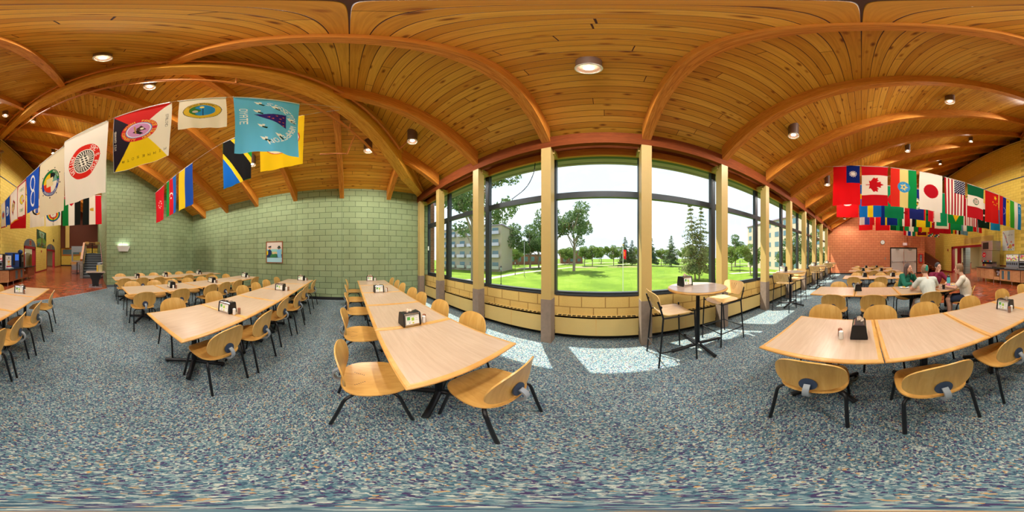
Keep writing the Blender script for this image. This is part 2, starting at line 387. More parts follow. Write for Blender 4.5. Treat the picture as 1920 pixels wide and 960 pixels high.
ORD = ['', 'first', 'second', 'third', 'fourth', 'fifth', 'sixth', 'seventh', 'eighth', 'ninth', 'tenth', 'eleventh', 'twelfth', 'thirteenth']

# ------------------------------------------------------------------ printed panels (flags, posters, signs)
FONT = {c: [int(x, 16) for x in h.split()] for c, h in {
 'A':'0E 11 11 1F 11 11 11','B':'1E 11 11 1E 11 11 1E','C':'0E 11 10 10 10 11 0E','D':'1E 11 11 11 11 11 1E','E':'1F 10 10 1E 10 10 1F','F':'1F 10 10 1E 10 10 10',
 'G':'0E 11 10 17 11 11 0E','H':'11 11 11 1F 11 11 11','I':'0E 04 04 04 04 04 0E','K':'11 12 14 18 14 12 11','L':'10 10 10 10 10 10 1F','M':'11 1B 15 15 11 11 11',
 'N':'11 19 15 13 11 11 11','O':'0E 11 11 11 11 11 0E','P':'1E 11 11 1E 10 10 10','R':'1E 11 11 1E 14 12 11','S':'0F 10 10 0E 01 01 1E','T':'1F 04 04 04 04 04 04',
 'U':'11 11 11 11 11 11 0E','V':'11 11 11 11 11 0A 04','W':'11 11 11 15 15 1B 11','X':'11 11 0A 04 0A 11 11','Y':'11 11 0A 04 04 04 04','Z':'1F 01 02 04 08 10 1F','&':'0C 12 14 08 15 12 0D',' ':'0 0 0 0 0 0 0'}.items()}
def hexc(h): return np.array(lin([int(h[i:i+2], 16)/255 for i in (0, 2, 4)]))
class Paint:
    """landscape picture W wide, H high; rot=True hangs it by its hoist (turned a quarter clockwise)"""
    def __init__(s, w, h, nx, ny, rot=False):
        u, v = np.meshgrid(np.linspace(0, w, nx), np.linspace(0, h, ny))
        if rot: s.X, s.Y, s.W, s.H = v, w-u, h, w
        else: s.X, s.Y, s.W, s.H = u, v, w, h
        s.C = np.ones(u.shape+(3,))
    def set(s, m, c): s.C[m] = hexc(c); return s
    def fill(s, c): s.C[:] = hexc(c); return s
    def rect(s, x0, x1, y0, y1, c): return s.set((s.X >= x0*s.W) & (s.X <= x1*s.W) & (s.Y >= y0*s.H) & (s.Y <= y1*s.H), c)
    def circ(s, x, y, r, c, r0=0, sy=1):
        d = np.hypot(s.X-x*s.W, (s.Y-y*s.H)/sy)/s.H; return s.set((d <= r) & (d >= r0), c)
    def poly(s, pts, c):
        x, y = s.X/s.W, s.Y/s.H; m = np.zeros(x.shape, bool); n = len(pts)
        for i in range(n):
            (x0, y0), (x1, y1) = pts[i], pts[(i+1) % n]
            if y0 != y1: m ^= ((y0 > y) != (y1 > y)) & (x < (x1-x0)*(y-y0)/(y1-y0)+x0)
        return s.set(m, c)
    def star(s, x, y, r, c, n=5, k=.4, a0=-90):
        P = []; 
        for i in range(2*n):
            a = math.radians(a0+180*i/n); q = r if i % 2 == 0 else r*k; P.append((x+q*math.cos(a)*s.H/s.W, y+q*math.sin(a)))
        return s.poly(P, c)
    def vbars(s, cs):
        for i, c in enumerate(cs): s.rect(i/len(cs), (i+1)/len(cs), 0, 1, c)
        return s
    def hbars(s, cs):
        for i, c in enumerate(cs): s.rect(0, 1, i/len(cs), (i+1)/len(cs), c)
        return s
    def glyphs(s, tx, ty, h, txt, c):
        """tx,ty: coordinates along and below the text's top left, in metres"""
        p = h/7; ci = np.floor(tx/(6*p)).astype(int); gx = np.floor((tx-ci*6*p)/p).astype(int); gy = np.floor(ty/p).astype(int)
        m = np.zeros(tx.shape, bool)
        for k, ch in enumerate(txt):
            g = FONT.get(ch, FONT[' ']); sel = (ci == k) & (gx >= 0) & (gx < 5) & (gy >= 0) & (gy < 7)
            for yy in range(7):
                for xx in range(5):
                    if g[yy] >> (4-xx) & 1: m |= sel & (gx == xx) & (gy == yy)
        return s.set(m, c)
    def text(s, x, y, h, txt, c, a=0):
        """centred at x,y (fractions), letter height h (fraction of H)"""
        h *= s.H; L = len(txt)*6*h/7; ca, sa = math.cos(math.radians(a)), math.sin(math.radians(a))
        dx, dy = s.X-x*s.W, s.Y-y*s.H; tx = dx*ca+dy*sa+L/2; ty = -dx*sa+dy*ca+h/2
        return s.glyphs(tx, ty, h, txt, c)
    def arc(s, x, y, r, h, txt, c, mid=0, inner=False):
        dx, dy = s.X-x*s.W, s.Y-y*s.H; R = np.hypot(dx, dy); h *= s.H; r *= s.H; L = len(txt)*6*h/7
        if not inner:
            th = np.arctan2(dx, -dy)-math.radians(mid); th = (th+PI) % (2*PI)-PI; return s.glyphs(th*r+L/2, (r+h/2)-R, h, txt, c)
        th = np.arctan2(dx, dy)-math.radians(mid); th = (th+PI) % (2*PI)-PI; return s.glyphs(th*r+L/2, R-(r-h/2), h, txt, c)
def panel(name, PL, PR, drop, paint, mat='print', parent=None, wave=0, seed=0, sag=0, smooth=True, down=(0, 0, -1), th=0):
    """a sheet whose top edge runs PL (viewer's left) to PR; colours from paint.C"""
    PL, PR, D = Vector(PL), Vector(PR), Vector(down).normalized()
    ny, nx = paint.C.shape[:2]; rnd = random.Random(seed); E = PR-PL; Nn = E.cross(D).normalized()
    u = np.linspace(0, 1, nx)[None, :]; v = np.linspace(0, 1, ny)[:, None]
    w = E.length
    a = [rnd.uniform(.6, 1.3) for _ in range(4)]; ph = [rnd.uniform(0, 6) for _ in range(4)]
    off = wave*(np.sin(u*6.3*a[0]+ph[0]+v*1.2)*(.25+.75*v)+.45*np.sin(u*14*a[1]+ph[1]-v*2)*v+.3*np.sin(v*5*a[2]+ph[2]))
    dz = drop*v - sag*np.sin(PI*u)*(1-v)*.3 + wave*.8*np.sin(u*3+ph[3])*v
    pin = wave*1.2*np.sin(v*3+ph[0])*(2*u-1)*.5
    P = [np.asarray(PL[i]+E[i]*u+D[i]*dz+Nn[i]*off+E[i]/w*pin*-1) for i in range(3)]
    co = np.stack([np.broadcast_to(p, (ny, nx)) for p in P], -1).reshape(-1, 3)
    idx = np.arange(nx*ny).reshape(ny, nx); F = np.stack([idx[:-1, :-1], idx[1:, :-1], idx[1:, 1:], idx[:-1, 1:]], -1).reshape(-1, 4)
    me = bpy.data.meshes.new(name); me.vertices.add(len(co)); me.vertices.foreach_set('co', co.ravel())
    me.loops.add(F.size); me.loops.foreach_set('vertex_index', F.ravel()); me.polygons.add(len(F))
    me.polygons.foreach_set('loop_start', np.arange(0, F.size, 4)); me.update(calc_edges=True)
    if smooth: me.polygons.foreach_set('use_smooth', [True]*len(F))
    at = me.color_attributes.new('print', 'FLOAT_COLOR', 'POINT')
    at.data.foreach_set('color', np.concatenate([np.clip(paint.C.reshape(-1, 3), 0, 1)**(1.3 if mat == 'flagcloth' else 1), np.ones((len(co), 1))], 1).ravel())
    me.materials.append(M[mat]); me.validate(); o = bpy.data.objects.new(name, me); C.objects.link(o)
    if parent: o.parent = parent
    return o

# ------------------------------------------------------------------ the room
GX, WY, CXc, CYc, FX = -5.42, 2.72, 5.0, -7.8, 13.3      # green wall x, window wall y, core corner, far wall x
SL, H0 = .61, 3.88
def zA(y): return H0+SL*(2.62-y)
def zB(x): return H0+SL*(x+5.42)
# floor: carpet and quarry tile meet along a diagonal
struct(MB().prism([(GX-.2, 2.95), (GX-.2, -7.95), (-.64, -7.95), (-.64, -7.44), (4.5, -2.3), (FX+.1, -2.3), (FX+.1, 2.95)], -.12, 0).build('floor', 'carpet'), 'speckled blue grey carpet')
struct(MB().prism([(-.64, -7.44), (4.5, -2.3), (FX+.1, -2.3), (16.2, -2.3), (16.2, -25), (-.9, -25), (-.9, -7.95), (-.64, -7.95)], -.12, -.001).build('floor_tile', 'tile'), 'glossy red quarry tile floor')
MBs = MB().box(-.35, .35, -.004, .004, 0, 1)
def seg(mb, a, b, z0, z1, t_):
    a, b = Vector((*a, 0)), Vector((*b, 0)); d = (b-a).normalized(); n = Vector((-d.y, d.x, 0))*t_/2
    return mb.prism([tuple((a+n).xy), tuple((b+n).xy), tuple((b-n).xy), tuple((a-n).xy)], z0, z1)
struct(seg(MB(), (-.62, -7.42), (4.5, -2.3), -.01, .006, .03).build('trim_1', 'grey'), 'pale strip between carpet and tile')
# ceiling planes with thickness
def slab(name, plan, zf, mat, th=.12):
    n = len(plan); vs = [(x, y, zf(x, y)) for x, y in plan]+[(x, y, zf(x, y)+th) for x, y in plan]
    a = sum(plan[i][0]*plan[(i+1)%n][1]-plan[(i+1)%n][0]*plan[i][1] for i in range(n))
    f0 = tuple(range(n)); f1 = tuple(range(n, 2*n))
    fs = [f0[::-1], f1] if a > 0 else [f0, f1[::-1]]
    fs += [(i, (i+1)%n, n+(i+1)%n, n+i) for i in range(n)]
    return struct(MB().add(vs, fs).build(name, mat))
slab('ceiling', [(-5.75, 2.95), (16.2, 2.95), (16.2, -9.3), (6.5, -9.3)], lambda x, y: zA(y), 'ceilA')['label'] = 'knotty pine ceiling over the window side'
slab('ceiling_left', [(-5.75, 2.95), (6.5, -9.3), (6.5, -25), (-5.75, -25)], lambda x, y: zB(x), 'ceilB')['label'] = 'knotty pine ceiling over the green wall side'
# walls
def wall_poly(name, pts, thick, axis, mat, label=None):
    """pts in (u,z); axis 'x': wall at x=const (u=y) pushed by thick"""
    n = len(pts); pos, d = thick
    P = (lambda q, s_: (pos+s_*d, q[0], q[1])) if axis == 'x' else (lambda q, s_: (q[0], pos+s_*d, q[1]))
    vs = [P(q, 0) for q in pts]+[P(q, 1) for q in pts]
    m = MB().add(vs, [tuple(range(n)), tuple(range(n, 2*n))[::-1]]+[(i, n+i, n+(i+1)%n, (i+1)%n) for i in range(n)])
    return struct(m.build(name, mat), label)
wall_poly('wall_left', [(2.95, 0), (2.95, 3.85), (-8, 3.95), (-8, 0)], (GX, -.2), 'x', 'green_yz', 'green painted block wall')
wall_poly('wall_rear', [(GX, 0), (GX, zB(GX)+.05), (-.64, zB(-.64)+.05), (-.64, 0)], (CYc, -.25), 'y', 'green_xz', 'green block wall with the sconce')
wall_poly('wall_inner', [(CYc-.25, 0), (CYc-.25, zB(-.64)+.05), (-25, zB(-.64)+.05), (-25, 0)], (-.64, -.25), 'x', 'green_yz')
wall_poly('wall_right', [(2.95, 0), (2.95, zA(2.95)+.05), (-5.43, zA(-5.43)+.05), (-5.43, 0)], (FX, .25), 'x', 'orange_yz', 'terracotta block wall with double doors')
wall_poly('wall_far_right', [(2.95, 0), (2.95, zA(2.95)), (-8, zA(-8)), (-8, 0)], (16.0, .2), 'x', 'orange_yz', 'shaded orange wall behind the stair')
# green wall: control joints under every rafter
RB = [1.33, -.25, -1.86, -3.45, -5.04, -6.63]
M['green_joint'] = plain('green_joint', rgb(92, 104, 76), .8)
for i, y in enumerate(RB):
    struct(MB().box(GX-.002, GX+.003, y-.006, y+.006, .1, 3.7).build('trim_%d' % (i+2), 'green_joint'))
def yz_open(name, x, d, y0, y1, ztop, opens, mat, axis='x'):
    """wall in strips round openings; opens: (u0,u1,z)"""
    m = MB(); cur = y0
    def bx(a, b, c, e): m.box(x, x+d, a, b, c, e) if axis == 'x' else m.box(a, b, x, x+d, c, e)
    for (a, b, z) in opens: bx(cur, a, 0, ztop); bx(a, b, z, ztop); cur = b
    bx(cur, y1, 0, ztop); return struct(m.build(name, mat))
yz_open('wall_middle', CXc, .25, CYc, -25, 9.5, [(-11.0, -13.5, 2.28), (-16.9, -20.7, 2.28)], 'yel_yz')['label'] = 'tall yellow block wall with arched serving doorways'
yz_open('wall_back', CYc, -.25, CXc+.25, 16.0, 9.5, [(8.3, 12.6, 2.33)], 'yel_xz', 'y')['label'] = 'tall yellow block wall above the drinks counter'
# closing walls above the core and the recess behind their tops
struct(MB().box(CXc+.8, 16.0, -8.85, -8.6, 9.3, 10.9).box(CXc+.8, CXc+1.05, -8.6, -25, 9.3, 10.9).box(CXc, 16, -8.85, CYc, 9.42, 9.5).box(CXc, CXc+1.05, -25, CYc, 9.42, 9.5).build('wall_upper', 'darkwood'))
struct(MB().box(5.1, 16.2, -25, -9.2, 10.7, 10.9).build('ceiling_upper', 'darkwood'))
wall_poly('wall_far', [(-.64, 0), (-.64, 2.75), (5, 2.75), (5, 0)], (-24.6, -.2), 'y', 'yel_xz', 'low yellow wall at the far end of the passage')
wall_poly('wall_far_upper', [(-.64, 2.7), (-.64, 7), (5, 10.2), (5, 2.7)], (-24.5, -.2), 'y', 'darkwood')
# baseboards
struct(MB().box(GX, GX+.02, CYc, 2.7, 0, .1).build('baseboard_left', 'rubber'))
struct(MB().box(GX, -.64, CYc, CYc+.02, 0, .1).build('baseboard_rear', 'stair'))
struct(MB().box(FX-.02, FX, -5.43, -4.72, 0, .1).box(FX-.02, FX, -2.37, 2.6, 0, .1).build('baseboard_right', 'rubber'))
struct(MB().box(CXc-.02, CXc, -13.56, -16.84, 0, .1).box(CXc-.02, CXc, -20.76, -24.4, 0, .1).box(12.65, 16, CYc, CYc+.02, 0, .1).build('baseboard_inner', 'maroon'))
struct(MB().box(-.5, 5, -24.58, -24.56, 0, .15).build('baseboard_far', 'rubber'))

# window wall
XK = [-.913+1.532*k for k in range(-2, 10)]
struct(MB().box(GX-.1, FX+.1, WY, WY+.22, 0, .80).build('wall_front', 'sillblk'), 'low yellow block wall under the windows')
struct(MB().box(GX-.1, FX+.1, WY+.02, WY+.22, 3.50, 3.84).build('wall_front_upper', 'header'))
struct(MB().box(GX, FX, WY-.04, WY+.02, 3.42, 3.58).build('trim_20', 'trimwood'), 'wood trim above the windows')
struct(MB().box(GX, FX, 2.39, 2.48, 3.50, 3.77).build('ceiling_beam', 'header'), 'long header beam over the window columns')
struct(MB().box(GX, FX, WY+.15, 3.26, 3.60, 3.66).box(GX-.3, FX+.3, 3.24, 3.34, 3.60, 3.74).build('trim_21', 'roofing'), 'eave and gutter outside the windows')
edges = [GX+.12]+XK[:-1]+[FX-.1]
mb = MB()
for i in range(len(edges)-1):
    a, b = edges[i], edges[i+1]
    root = thing('window_%d' % (i+1), None, None, (0, 0, 0)); root['kind'] = 'structure'
    f = MB(); y0, y1 = WY+.04, WY+.13
    f.box(a, a+.055, y0, y1, .80, 3.50).box(b-.055, b, y0, y1, .80, 3.50).box(a+.055, b-.055, y0, y1, .80, .87).box(a+.055, b-.055, y0, y1, 3.44, 3.50).box(a+.055, b-.055, y0, y1, 2.55, 2.665)
    f.box(a+.055, b-.055, y0-.03, y0, .80, .83)
    f.build('window_frame', 'mullion', root)
    MB().box(a+.05, b-.05, y0+.04, y0+.052, .86, 2.56).build('window_pane', 'glass', root)
    MB().box(a+.05, b-.05, y0+.04, y0+.052, 2.66, 3.45).build('window_pane', 'glass', root)
    if i == 0:
        MB().box(a+.055, a+.1, y0-.01, y0+.03, .87, 2.55).box(b-.1, b-.055, y0-.01, y0+.03, .87, 2.55).box(a+.1, b-.1, y0-.01, y0+.03, .87, .92).box(a+.1, b-.1, y0-.01, y0+.03, 2.5, 2.55).build('window_sash', 'mullion', root)
        MB().box(a+.11, a+.13, y0-.05, y0-.01, 1.7, 1.85, .004).build('handle', 'white', root)
# columns: yellow above, bare concrete below
for k, x in enumerate([GX+.15]+XK[:-1]):
    w_ = .081
    root = thing('column', None, None, (x, 2.39, 0)); root['kind'] = 'structure'
    MB().box(-w_, w_, 0, .178, .80, 3.5).box(-w_-.03, w_+.03, .10, .30, 3.40, 3.5).build('column_shaft', 'colyel', root)
    MB().box(-w_-.004, w_+.004, -.004, .182, 0, .80).build('column_base', 'concrete', root)
# heater covers between the columns, each with a grille on top
for i, (a, b) in enumerate(zip([GX+.25]+[x+.085 for x in XK[:-1]], [x-.085 for x in XK[:-1]]+[FX-.02])):
    lab = 'yellow metal heater cover with top grille, %s from the green wall' % ORD[i+1]
    root = thing('heater_cover', lab, 'heater', ((a+b)/2, 2.58, .12), 0, 'heater covers under the windows'); h = (b-a)/2-.004
    MB().box(-h, h, 0, .02, 0, .345).box(-h, h, .02, .136, 0, .02).box(-h, h, 0, .03, .325, .345).build('cover', 'heater', root)
    g = MB(); n = 16; st = (2*h-.04)/n; g.box(-h, h, .02, .04, .333, .345).box(-h, h, .118, .136, .333, .345)
    for j in range(n+1): xx = -h+.02+j*st; g.box(xx-.010, xx+.010, .04, .118, .333, .345)
    g.build('grille', 'heater', root); MB().box(-h, h, .03, .13, .24, .27).box(-h, h, .120, .134, .27, .333).box(-h, h, .021, .030, .27, .325).build('element_shade_liner', 'black', root)  # black element and added liner put the shade inside the slots into colour
    MB().box(-.003, .003, -.002, .002, .0, .34).build('panel_joint', 'edge', root)
struct(MB().box(GX, FX, WY-.005, WY, 0, .12).build('baseboard_front', 'rubber'))

# rafters (object axis along the beam, so the grain follows it)
def beam(name, p0, p1, w, depth, mat, zf, o1=None, bot=None):
    """vertical-sided beam from plan p0 to p1, top on zf, given depth; local x runs along it"""
    a, b = Vector((p0[0], p0[1], zf(*p0))), Vector((p1[0], p1[1], zf(*p1))); L = (b-a).length; ez = (b-a).normalized()
    side = Vector((0, 0, 1)).cross(ez).normalized(); up = ez.cross(side)
    R = Matrix((ez, side, up)).transposed().to_4x4(); R.translation = a; inv = R.inverted()
    ring = []
    for q in (a, b):
        for s_ in (-1, 1):
            for zz in (0, -1):
                d0 = depth if (zz and (q is b or o1 is None)) else (o1 or 0)
                ring.append(inv @ (q+side*s_*w/2+Vector((0, 0, -(d0 if zz else 0)))))
    m = MB().add(ring, [(0, 1, 3, 2), (4, 6, 7, 5), (0, 2, 6, 4), (1, 5, 7, 3), (0, 4, 5, 1), (2, 3, 7, 6)])
    o = m.build(name, mat); o.matrix_world = R; return struct(o)
fA = lambda x, y: zA(y)+.02
fB = lambda x, y: zB(x)+.02
for x in XK:
    ye = max(-2.8-x, -8.6) if x < 5 else -8.6
    beam('ceiling_beam', (x, 2.40), (x, ye), .14, .40, 'beam', fA)
for y in RB+[-8.22-1.59*k for k in range(10)]:
    xe = min(-2.8-y, 5.8)
    beam('ceiling_beam', (GX+.0, y), (xe, y), .14, .40, 'beam', fB)
fH = lambda x, y: min(zA(y), zB(x))+.05
beam('ceiling_beam', (-4.35, 1.55), (5.45, -8.25), .27, .71, 'hip', fH)
beam('ceiling_beam', (-5.36, 2.56), (-4.35, 1.55), .27, .71, 'hip', fH, o1=.25)
beam('ceiling_beam', (-5.2, 2.4), (5.2, -8.0), .34, .26, 'hip', fH)
# orange sprinkler pipes with brackets
def offl(t_, off, dz): # along the hip: t along, off towards the camera
    x, y = -1.4+.7071*t_+off*.7071, -1.4-.7071*t_+off*.7071; tt = (x-y)/2; return (x, y, H0+SL*(5.42-1.4+.7071*t_)+dz)
root = thing('sprinkler_pipe', 'orange sprinkler pipe running along camera-facing flank of the diagonal hip beam', 'pipe')
MB().tube([offl(-3.4, .22, -.42), offl(9.3, .22, -.42)], .032, 10).build('pipe', 'pipe', root, True)
m = MB().tube([offl(-3.4, .22, -.42), offl(-3.3, .5, -.30), offl(-3.0, .85, -.22), offl(-3.4, 1.35, -.34)], .024, 8, 1)
m.tube([offl(5.6, .22, -.42), offl(5.6, .95, .12), offl(6.1, 1.6, .45)], .022, 8); each(m, 'branch_pipe', 'pipe', root, True)
m = MB()
for t_ in (-1.6, .7, 2.4, 4.6, 7.0): m.tube([offl(t_, .22, -.44), offl(t_, .13, -.2)], .012, 6); m.box(-.03, .03, -.03, .03, -.045, .045, xf=Matrix.Translation(offl(t_, .22, -.42)))
each(m, 'bracket', 'pipe', root)
root = thing('sprinkler_pipe', 'orange sprinkler pipe below the far flank of the diagonal hip beam', 'pipe')
MB().tube([offl(-3.1, -.24, -.78), offl(9.0, -.24, -.78)], .032, 10).build('pipe', 'pipe', root, True)
m = MB().tube([offl(2.6, -.24, -.78), offl(2.6, -.30, -.35), offl(2.2, -.5, -.30), offl(1.7, -1.2, -.75)], .022, 8); m.tube([offl(-2.4, -.24, -.78), offl(-2.6, -.7, -1.0), offl(-2.2, -1.2, -1.1)], .022, 8)
each(m, 'branch_pipe', 'pipe', root, True)
m = MB()
for t_ in (-2.2, -.2, 1.8, 3.8, 6.0, 8.0): m.tube([offl(t_, -.24, -.78), offl(t_, -.15, -.5)], .01, 6); m.box(-.035, .035, -.035, .035, -.04, .04, xf=Matrix.Translation(offl(t_, -.24, -.78)))
each(m, 'bracket', 'pipe', root)
tag(MB().tube([(14.5, CYc+.1, 9.42), (CXc-.08, CYc+.1, 9.42), (CXc-.08, -24, 9.42)], .04, 8).build('wall_pipe', 'yellow'), 'yellow pipe along the top of the tall yellow core walls', 'pipe')
tag(MB().box(CXc, 15.9, CYc, CYc+.015, 6.40, 6.47).box(CXc-.015, CXc, -24, CYc+.015, 6.40, 6.47).build('joint_strip', 'mullion'), 'dark horizontal joint strip across the tall yellow walls', 'trim')

# ceiling lamps: surface-mounted brown cylinders
def lamp(x, y, side, label):
    z = (zA(y) if side == 'A' else zB(x)); ln = (0, 0)
    r = thing('ceiling_light', label, 'ceiling light', (x, y, z-.36), 0, 'cylinder ceiling lights')
    if 'lamp_house' not in bpy.data.meshes:
        MB().lathe([(.105, .45), (.105, .0), (.098, -.004), (.092, .0), (.088, .06), (.0001, .10)], 28).build('lamp_house', 'bronze', r, True).name = 'housing'
        MB().lathe([(.0001, .07), (.04, .055), (.045, .035), (.0001, .025)], 20).build('lamp_bulb', 'bulb', r, True).name = 'bulb'
        MB().lathe([(.112, .02), (.112, -.006), (.098, -.008), (.096, .01)], 28, None, False).build('lamp_rim', 'white', r, True).name = 'rim'
        lamp.parts = list(r.children)
    else:
        for p in lamp.parts: c = p.copy(); C.objects.link(c); c.parent = r
    L = bpy.data.lights.new('downlight', 'SPOT'); L.energy = LAMP*(2.4 if y < -8 else 1 if z < 6 else 1.6); L.spot_size = math.radians(168); L.spot_blend = .6; L.shadow_soft_size = .07; L.color = (1, .93, .82)
    o = bpy.data.objects.new('downlight', L); C.objects.link(o); o.location = (0, 0, -.02); o.parent = r
bay = ['over the corner by the green wall', 'over the foreground row near the windows', 'over the round bar table', 'over the people row near the windows', 'over the third bar table', 'over the far wall by the windows']
for i, x in enumerate((-3.12, -.13, 2.87, 5.97, 9.1, 12.15)):
    lamp(x, 1.27, 'A', 'brown cylinder ceiling light low by the windows, %s from the green wall' % ORD[i+1])
for i, x in enumerate((-.1, 2.9, 6.0, 9.1, 12.15)):
    lamp(x, -1.75, 'A', 'brown cylinder ceiling light mid-slope on window side, %s from the hip beam' % ORD[i+1])
for i, x in enumerate((2.9, 6.08, 9.2, 12.2)):
    lamp(x, -4.83, 'A', 'brown cylinder ceiling light high before the yellow wall, %s from the hip beam' % ORD[i+1])
for i, (x, y) in enumerate(((-3.9, .45), (-3.9, -2.65), (-3.9, -5.8))):
    lamp(x, y, 'B', 'brown cylinder ceiling light low by the green wall, %s from the windows' % ORD[i+1])
for i, (x, y) in enumerate(((-.95, -2.65), (-.95, -5.8), (2.25, -5.8), (2.25, -8.9), (2.25, -12.2), (2.25, -16.5), (.2, -16.5), (2.25, -21))):  # the off-grid lamp above the stair landing is added to brighten the stairs
    lamp(x, y, 'B', 'brown cylinder ceiling light high over the passage side, %s along from hip beam' % ORD[i+1])

# ------------------------------------------------------------------ furniture prototypes
FAR = (0, 0, -50)
def make_chair():
    t = thing('dining_chair', '', 'chair', (0, 0, 0))
    def seatf(a, b):
        x, y = .228*a*(1-.05*b), .02+.23*b
        return (x, y, .452+.35*x*x-(max(0, y-.12)**2)*1.6+(max(0, -y-.10)**2)*1.5)
    m = MB().shell(seatf, 44, 8, .011, 2.7); m.cur = 1
    for sx in (-1, 1):
        for j in range(6): dx, dy = sx*(.045+.008*j), -.05-.013*j; m.lathe([(.004, 0), (.004, .0012), (.0001, .0013)], 8, Matrix.Translation((dx, dy, seatf(dx/.228, (dy-.02)/.23)[2]+.0052)))
    m.build('seat', ['ply', 'blackplastic'], t, True)
    def backf(a, b):
        zz = .655+.163*b; x = .226*a*(1-.03*b)
        return (x, -.205-.045*b*b*.4-.028*b+.55*x*x, zz)
    o = MB().shell(backf, 44, 8, .010, 2.55).build('backrest', 'plyback', t, True)
    MB().lathe([(.0001, 0), (.044, .0), (.056, .006), (.056, .014), (.0001, .014)], 24, Matrix.Translation((0, -.205, .566)) @ Matrix.Rotation(PI/2-.1, 4, 'X')).build('hub', 'hub', t, True)
    path = [(0, -.225, .575), (0, -.262, .545), (0, -.268, .49), (0, -.235, .445), (0, -.17, .43), (0, -.08, .432)]
    for k in range(2):
        q = [path[0]]
        for i in range(len(path)-1): A, B = Vector(path[i]), Vector(path[i+1]); q += [A.lerp(B, .25), A.lerp(B, .75)]
        path = q+[path[-1]]
    vs, fs = [], []
    for i, p in enumerate(path):
        p = Vector(p); d = (Vector(path[min(i+1, len(path)-1)])-Vector(path[max(i-1, 0)])).normalized(); nn = Vector((0, -d.z, d.y))*.007
        for sx, sn in ((-.019, 1), (.019, 1), (.019, -1), (-.019, -1)): vs.append((sx, p.y+nn.y*sn, p.z+nn.z*sn))
    fs = [(4*i+k, 4*i+(k+1)%4, 4*i+4+(k+1)%4, 4*i+4+k) for i in range(len(path)-1) for k in range(4)]+[(3, 2, 1, 0), tuple(range(len(vs)-4, len(vs)))]
    MB().add(vs, fs).build('bracket', 'grey', t, True)
    MB().box(-.13, .13, -.11, .10, .418, .436, .004).build('under_frame', 'black', t)
    for sx in (-1, 1):
        MB().tube([(sx*.10, -.06, .428), (sx*.17, -.12, .430), (sx*.212, -.165, .415), (sx*.216, -.185, .36), (sx*.226, -.25, .0)], .0125, 10, 1).build('leg', 'black', t, True)
        MB().tube([(sx*.10, .05, .428), (sx*.16, .10, .428), (sx*.198, .13, .412), (sx*.204, .15, .36), (sx*.222, .215, .0)], .0125, 10, 1).build('leg', 'black', t, True)
    return t
def make_table():
    t = thing('dining_table', '', 'table'); h = .433
    MB().box(-h+.022, h-.022, -h+.022, h-.022, .712, .7402).build('table_top', 'lam', t)
    e = MB()
    n = 5; prof = [(0.0, .7402)]+[(.022*math.sin(PI*k/n)+.0, .7255+.0147*math.cos(PI*k/n)) for k in range(0, n+1)]+[(0, .7108)]
    c = [(-1, -1), (1, -1), (1, 1), (-1, 1)]; vs = []
    for (sx, sy) in c:
        for (o, z) in prof: vs.append((sx*(h-.022+o), sy*(h-.022+o), z))
    L = len(prof); fs = [(i*L+k, i*L+k+1, ((i+1)%4)*L+k+1, ((i+1)%4)*L+k) for i in range(4) for k in range(L-1)]
    # inner strip on top so the wood edge reads as a band
    b0 = len(vs)
    for (sx, sy) in c: vs += [(sx*(h-.022), sy*(h-.022), .7402), (sx*(h-.034), sy*(h-.034), .7408)]
    fs += [(b0+2*i, b0+2*((i+1)%4), b0+2*((i+1)%4)+1, b0+2*i+1) for i in range(4)]
    e.add(vs, fs).build('edge_band', 'edge', t, False)
    MB().box(-.2, .2, -.2, .2, .700, .712).box(-.3, .3, -.02, .02, .69, .70).box(-.02, .02, -.3, .3, .69, .70).build('mounting_plate', 'black', t)
    MB().tube([(0, 0, .06), (0, 0, .70)], .032, 16).build('pedestal', 'black', t, True)
    for k in range(4):
        a = PI/4+k*PI/2; d = Vector((math.cos(a), math.sin(a), 0))
        MB().tube([d*.02+Vector((0, 0, .085)), d*.35+Vector((0, 0, .035))], [.030, .026], 10).tube([d*.325+Vector((0, 0, 0)), d*.325+Vector((0, 0, .02))], .016, 8).build('foot', 'black', t, True)
    return t
def make_bar_table():
    t = thing('bar_table', '', 'table')
    MB().lathe([(.41, 1.0), (.44, 1.008), (.447, 1.022), (.44, 1.037), (.0001, 1.040)][0:4], 48).build('edge_band', 'edge', t, True)
    MB().lathe([(.0001, 1.0395), (.425, 1.0395), (.425, 1.0402), (.0001, 1.0402)], 48).build('table_top', 'lamgrey', t, True)
    MB().tube([(0, 0, .06), (0, 0, 1.0)], .03, 16).build('pedestal', 'black', t, True)
    MB().box(-.2, .2, -.03, .03, .985, 1.002).box(-.03, .03, -.2, .2, .985, 1.002).build('mounting_plate', 'black', t)
    for k in range(4):
        a = k*PI/2; d = Vector((math.cos(a), math.sin(a), 0))
        MB().tube([d*.02+Vector((0, 0, .075)), d*.42+Vector((0, 0, .035))], [.026, .024], 10).tube([d*.40, d*.40+Vector((0, 0, .02))], .015, 8).build('foot', 'black', t, True)
    return t
